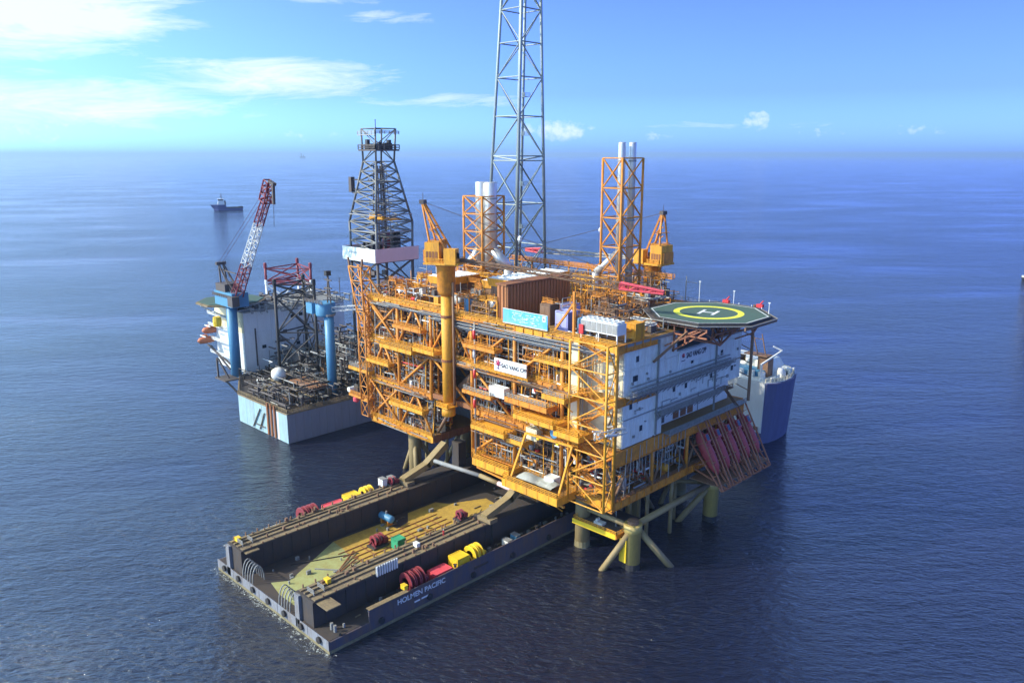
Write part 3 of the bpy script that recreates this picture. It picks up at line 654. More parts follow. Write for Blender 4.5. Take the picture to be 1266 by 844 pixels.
# junction boxes, valves, small skids
for k in range(3):
    for m in ('white','grey','dgrey','brown','galv','silver','orange','red','black'):
        for (a,b,yy) in ((-204,-175.5,144.5),(-156,-109,144.5),(-173,-158,163 if k==0 else 157 if k==1 else 145)):
            if k and a==-156: b=-124
            o=MB()
            for _ in range({'white':7,'silver':8,'galv':10,'red':5,'black':14,'dgrey':22,'brown':22,'grey':16}.get(m,10)):
                x=random.uniform(a,b-1.5);y=yy+abs(random.gauss(0,4));z=ZS[k]+random.choice((.1,.1,random.uniform(1,10))); w,h=random.uniform(.3,1.5),random.uniform(.4,2.2)
                if random.random()<.5: o.box(x,x+w,y,y+w,z,z+h)
                else: o.tube((x,y,z),(x,y,z+h) if random.random()<.6 else (x+h,y,z),w*.35,n=8)
            o.build('small_fittings',m,ts,kind='stuff')
for m in ('white','grey','dgrey','brown','galv','silver','orange','rust'):
    o=MB()
    for _ in range(34):
        x=random.uniform(-203,-126);y=random.uniform(146,203)
        if -158<x<-144 and 145<y<178: continue
        z=57.1+random.choice((0,0,random.uniform(1,4))); w,h=random.uniform(.3,1.6),random.uniform(.4,2.6); o.box(x,x+w,y,y+w,z,z+h)
    o.build('small_fittings',m,ts,kind='stuff')
# long horizontal pipe runs under each deck edge, seen in the sun
for z,a,b in ((55.2,-203,-108),(54.3,-176,-108),(53.4,-170,-121),(42.2,-203,-122),(29,-156,-118),(30.1,-204,-176),(24.5,-157,-138),(16.6,-150,-120)):
    o=MB(); o.tube((a,143.5,z),(b,143.5,z),.17,n=6); o.tube((a+4,142.9,z+.5),(b-3,142.9,z+.5),.13,n=6); o.tube((a,144.3,z-.5),(b,144.3,z-.5),.2,n=6)
    o.build('pipe_run','grey' if z>50 else 'brown',ts,kind='stuff')
# vertical hangers and small posts
o=MB();o2=MB()
for k in range(150):
    x=random.uniform(-204,-109); kk=random.randint(0,2)
    if -174<x<-157 and kk<2: continue
    (o if k%2 else o2).beam((x,144+random.uniform(-.3,1.5),ZS[kk]),(x,144.2+random.uniform(-.3,1.5),ZS[kk+1]-1),random.choice((.12,.18,.26)))
o.build('hanger_posts','amber',ts,kind='stuff'); o2.build('hanger_posts','galv',ts,kind='stuff')
o=MB()
for k in range(16):
    x=-116+random.uniform(0,8); o.tube((-107+random.uniform(-.3,.6),148+k*1.7,31),(-107+random.uniform(-.3,.4),148+k*1.7,20+random.uniform(-2,5)),.12,n=5)
o.build('hanging_hoses','galv',ts,kind='stuff')
# top deck small steel: frames, vents, platforms
def frame(x0,x1,y0,y1,z0,z1,m='orange',lv=2,root=ts):
    o=MB()
    for x in (x0,x1):
        for y in (y0,y1): o.beam((x,y,z0),(x,y,z1),.28)
    for k in range(1,lv+1):
        z=z0+(z1-z0)*k/lv
        o.beam((x0,y0,z),(x1,y0,z),.25);o.beam((x0,y1,z),(x1,y1,z),.25);o.beam((x0,y0,z),(x0,y1,z),.25);o.beam((x1,y0,z),(x1,y1,z),.25)
    o.beam((x0,y0,z0),(x1,y0,z1),.18); o.beam((x1,y0,z0),(x1,y1,z1),.18)
    o.rail([(x0,y1,z1),(x0,y0,z1),(x1,y0,z1),(x1,y1,z1)],r=.06)
    return o.build('pipe_support_frame',m,root)
for f in ((-201,-196,146,150,57,61),(-193,-188,146,151,57,60.5),(-165,-160,146,151,57,61.5),(-158,-151,145,150,57,60),(-153,-149,146,149,57,62),(-127.5,-120,150,156,57,60),(-126,-119,158,164,57,61),
          (-133,-128,166,172,57,63),(-141,-136,196,203,57,63),(-150,-145,196,203,57,62),(-163,-156,190,196,57,63),(-176,-170,160,166,57,63),(-186,-181,154,158,57,62),(-170,-164,176,182,57,64),(-200,-193,160,166,57,62)):
    frame(*f,m=random.choice(['orange','amber','brown']))
for k in range(46):
    x=random.uniform(-203,-126);y=random.uniform(147,203)
    if -158<x<-144 and 145<y<180: continue
    w,d,h=random.uniform(1.5,4),random.uniform(1.5,4),random.uniform(2,6); frame(x,x+w,y,y+d,57,57+h,random.choice(['orange','orange','brown','amber','galv']),2)
for m,n in (('amber',26),('galv',30),('orange',24),('white',8)):
    o=MB()
    for _ in range(n):
        x=random.uniform(-203,-124);y=random.uniform(147,204);h=random.uniform(3,9)
        if -158<x<-144 and 145<y<178: continue
        o.beam((x,y,57),(x,y,57+h),.16); 
        if random.random()<.5: o.beam((x,y,57+h*.8),(x+random.uniform(-5,5),y,57+h*.8),.14); o.beam((x,y,57+h),(x,y+random.uniform(-5,5),57+h),.14)
    o.build('roof_posts',m,ts,kind='stuff')
# cable trays and stubs in front of the deck edges
for z in (56,43.2,30.3,17.3):
    for m in ('galv','brown','orange'):
        o=MB()
        for _ in range(9):
            a=random.uniform(-204,-120)
            if z<40 and -182<a<-157: continue
            l=random.uniform(4,14) ; b=min(a+l,-176 if (z<40 and a<-176) else -109); y=143.4-random.uniform(.3,.9); zz_=z+random.uniform(-.9,.6); o.box(a,b,y,y+.3,zz_,zz_+.18)
            for q in range(int((b-a)/2)): o.beam((a+q*2,y+.1,zz_),(a+q*2,144,zz_+.3),.1)
        o.build('cable_tray',m,ts,kind='stuff')
# thin secondary bracing that crowds the front bays
for m,n in (('orange',44),('amber',26),('brown',30)):
    o=MB()
    for _ in range(n):
        i=random.randint(0,5); k=random.randint(0,2)
        if i==2 and k<2: continue
        a=random.uniform(XS[i],XS[i+1]-3); b=a+random.uniform(1.5,6)*random.choice((-1,1)); b=max(XS[i],min(XS[i+1],b)); z0=ZS[k]+random.uniform(0,5); z1=min(ZS[k+1]-1.2,z0+random.uniform(3,8)); y=144+random.uniform(.2,6)
        o.tube((a,y,z0),(b,y,z1),random.uniform(.09,.2),n=5)
    o.build('secondary_bracing',m,ts,kind='stuff')
# elevated walkway across the top deck at the back
o=MB(); o.box(-190,-125,192,193.5,65.4,65.6); o.rail([(-190,192,65.6),(-125,192,65.6)],r=.08,sp=1.6); o.rail([(-190,193.5,65.6),(-125,193.5,65.6)],r=.08,sp=3)
for x in range(-188,-124,8): o.beam((x,192.7,57),(x,192.7,65.4),.4); o.beam((x,192.7,61),(x+4,192.7,65.3),.2)
o.build('elevated_walkway','orange',ts)
o=MB()
for x in range(-188,-126,2): o.beam((x,191,60),(x,191,64.8),.14)
o.beam((-190,191,64.8),(-125,191,64.8),.18); o.beam((-190,191,62.4),(-125,191,62.4),.14); o.build('pipe_rack','galv',ts)
# right side hanging details and cable reels on the corner
o=MB()
for k in range(26):
    x=-109.5+random.uniform(0,4); y=140+random.uniform(-2.2,3); z=36.5+random.uniform(-.8,1.3); o.tube((x,y,z),(x+random.uniform(-1.5,1.5),y+random.uniform(1,3),z+random.uniform(-.4,.4)),random.uniform(.15,.32),n=6)
tag(o.build('hose_bundle','silver'),'silver bundle of bunkering hoses on the near corner walkway','hose bundle')
# ================================================================ stack towers
def stacks(px,py,wx,wy,z0,zt,zs,cx,r,m,label,lab2,cyl):
    t=T('exhaust_tower',label,'exhaust tower',(px,py,z0))
    b=[(px,py,z0),(px,py+wy,z0),(px-wx,py+wy,z0),(px-wx,py,z0)]; tp=[(x,y,zt) for x,y,_ in b]
    n=5; lattice(t,b,tp,[i/n for i in range(n+1)],.36,.2,m,'Z' if wy<7 else 'X')
    s=T('exhaust_stack',lab2,'exhaust stack',(px-wx/2,py+wy/2,z0)); 
    for i,(ax,ay) in enumerate(cyl):
        o=MB(); o.lathe([(r,z0+4),(r,zs-.3),(r*.94,zs),(r*.8,zs-.02)],(ax,ay,0),n=14); o.build('flue','silver',s,True)
        for z in (zt-1,(zt+z0)/2+3,z0+9): MB().lathe([(r+.12,z),(r+.12,z+.5)],(ax,ay,0),n=14).build('flue_band','galv',s)
    return t,s
tt,ss=stacks(-135,180.6,6.8,9.6,58,99,103.3,0,1.05,'orange','tall orange square lattice tower holding the thin twin stacks beside the helideck','thin twin silver exhaust stacks rising above the tall lattice tower, right-hand pair',((-137.9,184),(-136.6,187.2)))
MB().tube((-138,184.5,73),(-143,180,66.8),1.1,n=12).build('duct','silver',ss,True); MB().tube((-143,180,66.8),(-143,180,58.5),1.1,n=12).build('duct','silver',ss,True)
tt,ss=stacks(-181,171,8.5,9.5,60,87.3,91.6,0,2.0,'orange','shorter orange lattice tower holding the thick twin stacks left of the flare tower','thick twin silver exhaust stacks left of the flare tower',((-187,176.5),(-182.8,176.5)))
for a,b in (((-187,176.5,71),(-192.5,175,64)),((-182.8,176.5,71),(-176.5,178,65))):
    MB().tube(a,b,1.7,n=12).build('duct','silver',ss,True); MB().tube(b,(b[0],b[1],57.5),1.7,n=12).build('duct','silver',ss,True)
frame(-196,-188,168,174,57,64,'orange'); frame(-182,-172,165,171,57,64,'amber'); frame(-145,-137,172,178,57,66,'amber',3); frame(-134,-129,176,180,57,63,'orange'); frame(-136,-130,189,196,57,66,'brown',3)
# ================================================================ flare tower
fl=T('flare_tower','very tall grey steel lattice flare tower reaching out of the top of view','flare tower',(-186,197,57))
def fp(z,h=57.):
    f=(z-h)/150.; w=14.6*(1-f)+5.0*f; cx,cy=-189.5+f*4.0,194.5+0*f
    return [(cx+w/2,cy-w/2,z),(cx+w/2,cy+w/2,z),(cx-w/2,cy+w/2,z),(cx-w/2,cy-w/2,z)]
lv=[57,70,84,98,99.5,112,124,134.5,144.5,154,163,172,181]
lattice(fl,fp(57),fp(181),[(z-57)/124 for z in lv],.5,.22,'flareg','Z')
for i,(a,b) in enumerate(((57,70),(70,84),(84,98))):
    A=fp(a);B=fp(b)
    for k in range(4):
        j=(k+1)%4
        MB().tube(A[k],B[j],.22,n=6).build('diagonal_brace','flareg',fl); MB().tube(A[j],B[k],.22,n=6).build('diagonal_brace','flareg',fl)
MB().tube((-186.8,193.5,57),(-184,194,182),.42,n=8).build('flare_riser','flareg',fl,True)
o=MB(); o.beam((-187.6,194.3,57),(-184.8,194.8,181),.12); o.beam((-187.0,194.3,57),(-184.2,194.8,181),.12)
for k in range(100): z=57+k*1.24; f=k/100; o.beam((-187.6+2.8*f,194.3+.5*f,z),(-187.0+2.8*f,194.3+.5*f,z),.08)
o.build('ladder','flareg',fl)
for z in (76,90,106,118): 
    x=-187+(z-57)*.022; MB().box(x-.6,x+1.8,193,195.4,z,z+.15).rail([(x-.6,193,z+.1),(x+1.8,193,z+.1),(x+1.8,195.4,z+.1)],r=.07).build('rest_platform','flareg',fl)
# ================================================================ pedestal cranes on the platform
def crane(label,px,py,zb,zt,r,head,boomvec,m_ped,m_h,boom_m,tip_m,hx,hz,tip=.86,bh=1.6,k0=1.0):
    c=T('pedestal_crane',label,'crane',(px,py,zb))
    MB().lathe([(r,zb),(r,zt-9)],(px,py,0),n=16).build('pedestal',m_ped,c,True)
    MB().lathe([(r,zt-9),(r*1.6,zt-7.5),(r*1.6,zt-1),(r*1.9,zt-.6),(r*1.9,zt)],(px,py,0),n=16).build('slew_column','orange',c,True)
    for z in (zb+(zt-zb)*.3,zb+(zt-zb)*.62): MB().lathe([(r+.25,z),(r+.25,z+.7)],(px,py,0),n=16).build('collar','rust',c)
    d=Vector(boomvec); dh=Vector((d.x,d.y,0)).normalized(); s=Vector((dh.y,-dh.x,0)); P=Vector((px,py,zt)); U=Vector((0,0,1))
    MB().beam(P-dh*5.2+U*.2,P+dh*5+U*.2,7.4,.6).build('slew_deck',m_h,c)
    for q_ in (-5.0,-2.5,0,2.5): MB().beam(P+dh*q_-U*.1-s*3.6,P+dh*(q_*.4)-U*2.6,.3).build('deck_bracket','orange',c)
    MB().beam(P-dh*5.0+U*3.2,P-dh*.8+U*3.2,5.8,5.4).build('machinery_house',m_h,c)
    q=P+dh*2.6-s*2.7 if s.y>0 else P+dh*2.6+s*2.7
    MB().beam(q-dh*1.6+U*2.3,q+dh*1.8+U*2.3,2.6,4.2).build('cab',m_h,c)
    k_=Vector((q-P)).dot(s); sg_=1 if k_>0 else -1
    MB().beam(q-dh*.9+U*2.6+s*1.22*sg_,q+dh*1.2+U*2.6+s*1.22*sg_,.06,1.4).build('window','glass',c); MB().beam(q+dh*1.82+U*1.8,q+dh*1.82+U*3.4,1.8,.06).build('window','glass',c)
    MB().rail([P-dh*4.3+s*3+U*.4,P+dh*4.3+s*3+U*.4,P+dh*4.3-s*3+U*.4,P-dh*4.3-s*3+U*.4],r=.08,closed=True).build('railing',m_h,c)
    MB().rail([P-dh*4.1+s*2.7+U*5.2,P-dh*.7+s*2.7+U*5.2,P-dh*.7-s*2.7+U*5.2,P-dh*4.1-s*2.7+U*5.2],r=.07,closed=True).build('railing',m_h,c)
    for q_ in (-4.6,-3.7,-2.8,-1.9): 
        for sg3 in (-1,1): MB().beam(P+dh*q_+U*2.6+s*2.92*sg3,P+dh*(q_+.65)+U*2.6+s*2.92*sg3,.08,1.7).build('vent_louvre','rust',c)
    MB().beam(P-dh*5.6+U*2.2,P-dh*5.0+U*2.2,5.0,3.2).build('counterweight','orange',c)
    for q_ in (.2,1.0): MB().beam(P+dh*q_+U*.5,P+dh*q_+U*3.4,1.4,.5).build('winch_frame','dgrey',c)
    MB().tube(P+dh*.3-s*1.4+U*1.6,P+dh*.3+s*1.4+U*1.6,.8,n=10).build('hoist_drum','rust',c)
    H=P+dh*hx+U*hz
    for sg2 in (-1,1):
        MB().beam(P-dh*3.6+s*2.2*sg2+U*5,H+s*.7*sg2,.42).build('mast_leg','orange',c); MB().beam(P+dh*2.6+s*2.2*sg2+U*.6,H+s*.7*sg2,.5).build('mast_leg','orange',c)
    for f in (.35,.6,.82):
        a=P-dh*3.6+U*5; b=P+dh*2.6+U*.6
        MB().beam(a+(H-a)*f,b+(H-b)*f,.22).build('mast_tie','orange',c); MB().beam(b+(H-b)*f+s*2.2*(1-f)+s*.3,b+(H-b)*f-s*2.2*(1-f)-s*.3,.22).build('mast_tie','orange',c)
    MB().beam(P-dh*3+U*9.5-s*3.2,P-dh*3+U*9.5+s*3.2,.9,.15).build('mast_platform','orange',c)
    MB().beam(H-s*1.1,H+s*1.1,1.3,1.1).build('head_sheave','dgrey',c); MB().tube(H,H+U*2.4,.08).build('aerial','dgrey',c)
    A=P+dh*3.4+U*1.2; B=A+d; Mi=A+(B-A)*tip
    o=lace(MB(),A,Mi,1.5,1.7,.5,bh,int((Mi-A).length/2.6)); o.build('boom',boom_m,c)
    o=lace(MB(),Mi,B,1.7,.9,bh,.7,5,rc=.26,rl=.17); o.build('boom_tip',tip_m,c)
    o=MB(); 
    for k in (-.5,.5): o.tube(H+s*k,B+s*k+U*.5,.045,n=4)
    o.build('pendant_rope','dgrey',c)
    hk=H+(B-H)*.42; MB().lathe([(.15,-.9),(.6,-.5),(.6,.3),(.15,.7)],tuple(hk),n=8).build('hook_ball','white',c)
    return c
crane('tall yellow pedestal crane standing on the front face of the platform',-165.1,142.2,31.5,71,1.6,0,(50,25,-6.2),'amber','amber','brown','pink',-6.4,16.5,tip=.8)
crane('smaller yellow pedestal crane behind the helideck on the far right corner',-139.5,203.5,57.5,67.5,1.7,0,(-50,0,-1.2),'amber','amber','galv','pink',-3,15.5,tip=.85)
# ================================================================ equipment standing on the decks
def hvessel(r,L,m,x,y,z,t,ax='x'):
    o=MB(); h=z+r+.9; c=(x,y,h)
    pr=[(.05*r,-L/2-r*.5),(.55*r,-L/2-r*.38),(.9*r,-L/2-r*.12),(r,-L/2),(r,L/2),(.9*r,L/2+r*.12),(.55*r,L/2+r*.38),(.05*r,L/2+r*.5)]
    o.lathe(pr,c,ax,14).build('shell',m,t,True)
    for s in (-.3,.3):
        if ax=='x': MB().box(x+L*s-.25,x+L*s+.25,y-r*.8,y+r*.8,z,h-.4*r).build('saddle','orange',t)
        else: MB().box(x-r*.8,x+r*.8,y+L*s-.25,y+L*s+.25,z,h-.4*r).build('saddle','orange',t)
    MB().tube((x,y,h+r-.05),(x,y,h+r+.8),.25).build('nozzle','galv',t)
def vvessel(r,H,m,x,y,z,t):
    MB().lathe([(r*.9,z),(r*.9,z+.8),(r,z+.9),(r,z+H-.5*r),(.8*r,z+H-.2*r),(.4*r,z+H),(.05,z+H+.04)],(x,y,0),n=16).build('shell',m,t,True)
    MB().tube((x,y,z+H),(x,y,z+H+.8),.2).build('nozzle','galv',t); MB().rail([(x-r*.2,y-r-.2,z),(x+r*.2,y-r-.2,z)],h=H,n=int(H/.6),sp=.5,r=.04).build('ladder','galv',t)
def cabinet(w,d,h,m,x,y,z,t,nd=2):
    MB().box(x-w/2,x+w/2,y-d/2,y+d/2,z+.15,z+h).build('body',m,t); MB().box(x-w/2-.1,x+w/2+.1,y-d/2-.1,y+d/2+.1,z+h,z+h+.12).build('roof','grey',t)
    for k in range(nd):
        a=x-w/2+.1+k*w/nd; MB().box(a,a+w/nd-.15,y-d/2-.06,y-d/2,z+.35,z+h-.3).build('door',m,t)
def pump(m,x,y,z,t):
    MB().box(x-1.6,x+1.6,y-.7,y+.7,z,z+.35).build('base_frame','orange',t); MB().tube((x-1.4,y,z+1),(x+.2,y,z+1),.5,n=10).build('motor',m,t,True)
    MB().lathe([(.25,-.45),(.65,-.3),(.65,.3),(.25,.45)],(x+.95,y,z+1),'x',10).build('casing','grey',t); MB().path([(x+.95,y,z+1.4),(x+.95,y,z+3),(x+2.2,y,z+3)],.2,6).build('outlet_pipe','galv',t)
def manifold(m,x,y,z,t):
    o=MB(); o.tube((x-2,y,z+.8),(x+2,y,z+.8),.3); o.tube((x-2,y,z+2.4),(x+2,y,z+2.4),.3); o.build('header_pipe',m,t,True)
    o=MB()
    for k in range(5): o.tube((x-1.7+k*.85,y,z+.8),(x-1.7+k*.85,y,z+2.4),.14,n=6)
    o.build('branch_pipes','galv',t); o=MB()
    for k in range(5): o.lathe([(.3,-.06),(.3,.06)],(x-1.7+k*.85,y-.5,z+1.6),'y',8); o.tube((x-1.7+k*.85,y-.5,z+1.6),(x-1.7+k*.85,y,z+1.6),.07,n=5)
    o.build('valve_wheels','red',t)
    MB().box(x-2,x-1.8,y-.3,y+.3,z,z+3).box(x+1.8,x+2,y-.3,y+.3,z,z+3).build('support_frame','orange',t)
cols={'galv':'grey galvanised','orange':'orange','white':'white','grey':'dark grey','brown':'brown','blue':'blue','green':'green','red':'red','silver':'silver','amber':'yellow','cream':'cream'}
dn={18:'lowest',31:'second',44:'third',57:'top'}
spots=[]
for z in (18.05,31.05,44.05,57.05):
    for k in range(12):
        x=-201+k*8.1+random.uniform(-1,1); 
        if z<32 and -176<x<-155: y=165
        else: y=random.uniform(146.2,149)
        if z>50 and (-148<x<-126 or -120<x): continue
        if z<50 and -172<x<-166: continue
        spots.append((x,y,z,0))
    for k in range(9):
        x=-200+k*9.6; y=153+random.uniform(0,5)
        if z>50 and (-150<x<-110): continue
        if z<32 and -178<x<-153: continue
        if 30<z<56 and x>-126: continue
        spots.append((x,y,z,1))
for k in range(6): spots.append((-111+random.uniform(-1,1),151+k*8.5,18.05,2))
kinds=[('pressure_vessel','horizontal drum','vessel'),('separator_column','upright column','vessel'),('electrical_cabinet','cabinet','cabinet'),('pump_skid','pump skid','pump'),('valve_manifold','valve manifold','manifold')]
made={}
for (x,y,z,row) in spots:
    k=random.choices(range(5),(3,2,3,3,3))[0]; c=random.choice(['galv','white','grey','orange','silver','amber','cream','brown','white','blue'] if k in(0,1,2) else ['blue','green','orange','grey','white','red'])
    made.setdefault((k,c,round(z),row),[]).append((x,y,z))
def ordn(i,n):
    if n==1: return ''
    w=['first','second','third','fourth','fifth','sixth','seventh','eighth'][i]
    return ', '+w+' from the left'
wherew={0:'at the front of the ',1:'set back inside the ',2:'on the shaded right side, '}
for (k,c,z,row),l in made.items():
    l.sort()
    for i,(x,y,zz) in enumerate(l):
        nm,ds,cat=kinds[k]; t=T(nm,f"{cols[c]} {ds} {wherew[row]}{dn[z]} deck{ordn(i,len(l))}",cat,(x,y,zz),'process equipment standing on the decks')
        if k==0: r=random.uniform(.9,1.6); hvessel(r,random.uniform(3,6),c,x,y+(1.3 if row==0 else 0),zz,t)
        elif k==1: vvessel(random.uniform(.7,1.4),random.uniform(4,8.5) if z<50 else 4.5,c,x,y+.4,zz,t)
        elif k==2: cabinet(random.uniform(2,3.6),1.6,random.uniform(2.1,3.4),c,x,y,zz,t)
        elif k==3: pump(c,x,y,zz,t)
        else: manifold(c,x,y,zz,t)
# specific things
t=T('storage_drum','tall shiny silver vertical drum at the right end of the left lower deck','vessel',(-179.2,147,18)); vvessel(1.55,8,'silver',-179.2,147,18.05,t)
def louvre_box(lab,x0,x1,y0,y1,z0,z1,m,cap='amber',roof='white',name='package_enclosure'):
    t=T(name,lab,'enclosure',((x0+x1)/2,(y0+y1)/2,z0)); MB().box(x0,x1,y0,y1,z0,z1-.05).build('wall',m,t)
    MB().prism([(x0-.4,y0-.4),(x1+.4,y0-.4),(x1+.4,y1+.4),(x0-.4,y1+.4)],z1,z1+2.2,[(x0-.9,y0-.9),(x1+.9,y0-.9),(x1+.9,y1+.9),(x0-.9,y1+.9)]).build('parapet',cap,t)
    MB().box(x0-.6,x1+.6,y0-.6,y1+.6,z1+2.21,z1+2.3).build('roof',roof,t)
    o=MB(); y=y0+1
    while y<y1: o.beam((x0-.5,y,z1+2.45),(x1+.5,y,z1+2.45),.25,.2); y+=2
    o.build('roof_rib',roof,t)
    o=MB()
    for k in range(int((x1-x0)/1.2)): o.box(x0+k*1.2+.2,x0+k*1.2+1,y0-.1,y0,z0+.6,z1-1)
    o.build('louvre',m,t); return t
louvre_box('package enclosure with bright yellow flared cap and white roof, left of the tall crane',-184.5,-177,153,165,57.1,62.3,'brown')
louvre_box('package enclosure with yellow flared cap just right of the tall crane',-165,-158.5,157,168,57.1,62.6,'brown')
louvre_box('package enclosure with yellow flared cap above the rust brown corrugated wall',-157.5,-151,152,176,57.1,64.6,'brown')
# brown corrugated wall module
t=T('turbine_hall','long rust brown corrugated enclosure on the top deck behind the cyan banner','enclosure',(-148,160,57))
o=MB(); o.box(-149.6,-146.3,146.6,172.4,57,66.4); o.build('wall','hall',t)
for k in range(21):
    y=146.6+k*1.23; MB().prism([(-146.3,y+.1),(-145.9,y+.3),(-145.9,y+.85),(-146.3,y+1.05)],57.1,66.3).build('wall_panel','hall',t)
for k in range(2):
    x=-149.3+k*1.4; MB().prism([(x+.1,146.6),(x+.3,146.3),(x+.85,146.3),(x+1.05,146.6)],57.1,66.3).build('wall_panel','hall',t)
MB().box(-149.9,-145.8,146.2,172.6,66.4,66.8).build('roof','rust',t)
def container(lab,x0,x1,y0,y1,z0,z1,m,m2=None,name='equipment_container',cat='container',nr=8):
    t=T(name,lab,cat,((x0+x1)/2,(y0+y1)/2,z0)); MB().box(x0,x1,y0,y1,z0+.1,z1).build('body',m,t)
    o=MB(); w=(y1-y0)/nr
    for k in range(nr): o.box(x1,x1+.1,y0+k*w+.1*w,y0+k*w+.6*w,z0+.3,z1-.2)
    w=(x1-x0)/nr
    for k in range(nr): o.box(x0+k*w+.1*w,x0+k*w+.6*w,y0-.1,y0,z0+.3,z1-.2)
    o.build('corrugated_side',m2 or m,t)
    o=MB()
    for x in (x0,x1):
        for y in (y0,y1): o.beam((x,y,z0),(x,y,z1+.05),.22)
    for z in (z0+.1,z1):
        o.beam((x0,y0,z),(x1,y0,z),.2);o.beam((x0,y1,z),(x1,y1,z),.2);o.beam((x0,y0,z),(x0,y1,z),.2);o.beam((x1,y0,z),(x1,y1,z),.2)
    o.build('corner_frame',m,t); MB().box(x0+.2,(x0+x1)/2-.03,y0-.16,y0-.1,z0+.3,z1-.3).box((x0+x1)/2+.03,x1-.2,y0-.16,y0-.1,z0+.3,z1-.3).build('door',m,t); return t
container('large lavender container with shaded side coloured darker behind the right end of the cyan banner',-129.3,-125.4,147.2,150.8,57.1,62,'lav','purp')  # side ribs in darker lavender: shade put into the colour
container('smaller dark lavender container behind the large lavender one',-133.2,-129.6,153.5,157,57.1,62.5,'purp','lav')
container('square brown box behind the cyan banner beside the corrugated wall',-137.5,-134.2,150.5,154,57.1,62.3,'brown')
container('bright yellow control box under the left rim of the helideck',-111,-108,151.5,155,57,61,'amber',name='control_box',cat='box')
container('cream container on the lower balcony right of the front name board',-133.5,-130,141.2,143.4,28.8,31.8,'cream')
container('white container under the front name board',-147.5,-142,141.5,143.5,37.4,40,'white')
container('small grey container beside the yellow gantry',-126.5,-123.5,140.5,143,18.3,20.6,'white')
# air cooler with fans
t=T('air_cooler','white fin-fan air cooler with two rows of round black fans near the platform corner','air cooler',(-113,154,58))
x0,x1,y0,y1=-119.5,-108.6,145.2,148.7; MB().box(x0,x1,y0,y1,59,61.6).build('body','white',t)
for k in range(7):
    o=MB(); o.box(x0+k*1.56+.1,x0+k*1.56+1.46,y0-.08,y0,59.3,61.5); o.build('side_panel','galv',t)
for j in range(2):
    for k in range(7):
        x,y=x0+.8+k*1.55,y0+.85+j*1.75
        MB().lathe([(.74,61.6),(.74,62.2),(.66,62.2),(.66,61.7)],(x,y,0),n=16).build('fan_ring','white',t); MB().lathe([(.64,61.62),(.64,61.75)],(x,y,0),n=14).build('fan','black',t)
for x in (x0+.1,x0+5.4,x1-.1):
    for y in (y0+.1,y1-.1): MB().beam((x,y,57),(x,y,59),.25).build('leg','white',t)
tag(MB().box(-119.6,-118.4,144.6,145.1,58.2,60.4).build('extinguisher_locker','red'),'small red locker in front of the left end of the white air cooler','locker')
for i,(x,y,s) in enumerate(((-121,158,1.0),(-113,162,1),(-117,166,1))):
    t=T('pipe_module','white framed cooler bank on the dark roof left of the helideck, '+('nearest','middle','farthest')[i],'cooler',(x,y,57))
    MB().box(x-3,x+3,y-1.2,y+1.2,57.2,58.8).build('body','dgrey',t); o=MB()
    for k in range(9): o.beam((x-3+k*.75,y-1.2,58.9),(x-3+k*.75,y+1.2,58.9),.14)
    o.beam((x-3,y-1.25,59),(x+3,y-1.25,59),.2); o.beam((x-3,y+1.25,59),(x+3,y+1.25,59),.2); o.build('top_frame','white',t)
# post and strut near banner
t=T('boom_rest_post','orange post with slanting strut on the top deck right of the lavender container','post',(-121,146,57))
MB().beam((-121.5,145,57),(-121.5,145,68),.55).build('post','orange',t); MB().beam((-121.7,145,65),(-127.5,144.6,57.5),.5).build('strut','orange',t)
# rest for the rear crane boom
t=T('boom_rest','orange forked boom rest on the top deck in front of the sea','boom rest',(-152,199,57))
MB().beam((-160,200,57),(-160,200,64),.9).build('post','orange',t); MB().beam((-162.5,200,66),(-160,200,63.5),.5).beam((-157.5,200,66),(-160,200,63.5),.5).build('fork','orange',t)
# yellow gantry
g=T('launch_gantry','pale yellow tilted rectangular gantry frame over the low front platform','gantry',(-127,139,19))
for a,b in (((-135.4,137.6,19),(-132.2,139.6,31)),((-119.2,137.6,18.4),(-116.8,139.6,31.4)),((-132.2,139.6,31),(-116.8,139.6,31.4)),((-132.2,139.6,31),(-131,143.5,29)),((-116.8,139.6,31.4),(-116.5,143.5,29))):
    MB().beam(a,b,.5).build('frame_beam','amber',g)
MB().beam((-128,139.6,30.3),(-128,139.6,31),.8,.5).build('pad_eye','yellow',g); MB().beam((-121.5,139.6,30.5),(-121.5,139.6,31.2),.8,.5).build('pad_eye','yellow',g)
o=MB(); 
for k in range(9):
    for j in range(5): pass
vs=[];nx,ny=14,8
for j in range(ny+1):
    for i in range(nx+1): vs.append((-133.5+i*.85,137.2+j*.55,19.2+1.3*math.sin(i*.45+.4)*math.sin(j*.39)*(.6+.4*random.random())+(1.3 if 7<i<13 and 2<j<8 else .2)))
fs=[(j*(nx+1)+i,j*(nx+1)+i+1,(j+1)*(nx+1)+i+1,(j+1)*(nx+1)+i) for j in range(ny) for i in range(nx)]
o.add(vs,fs); tag(o.build('tarpaulin','canvas',smooth=True),'crumpled pale grey tarpaulin under the yellow gantry on the low front platform','tarpaulin')
o=MB()
for k in range(12):
    x=-150+k*1.05; o.beam((x,139.2,19.5),(x,142.5,19.5),.2,.5); 
o.beam((-150.2,139.2,19.9),(-138,139.2,19.9),.25); o.beam((-150.2,141,19.9),(-138,141,19.9),.25); tag(o.build('beam_stack','orange'),'stack of orange grating beams lying on the left end of the low front platform','beams')
o=MB(); o.lathe([(1.2,-1.1),(1.2,-1),(.5,-1),(.5,1),(1.2,1),(1.2,1.1)],(-124,142,32.5),'y',14); tag(o.build('cable_reel','blue'),'blue cable reel on the balcony inside the stair tower bay','cable reel')
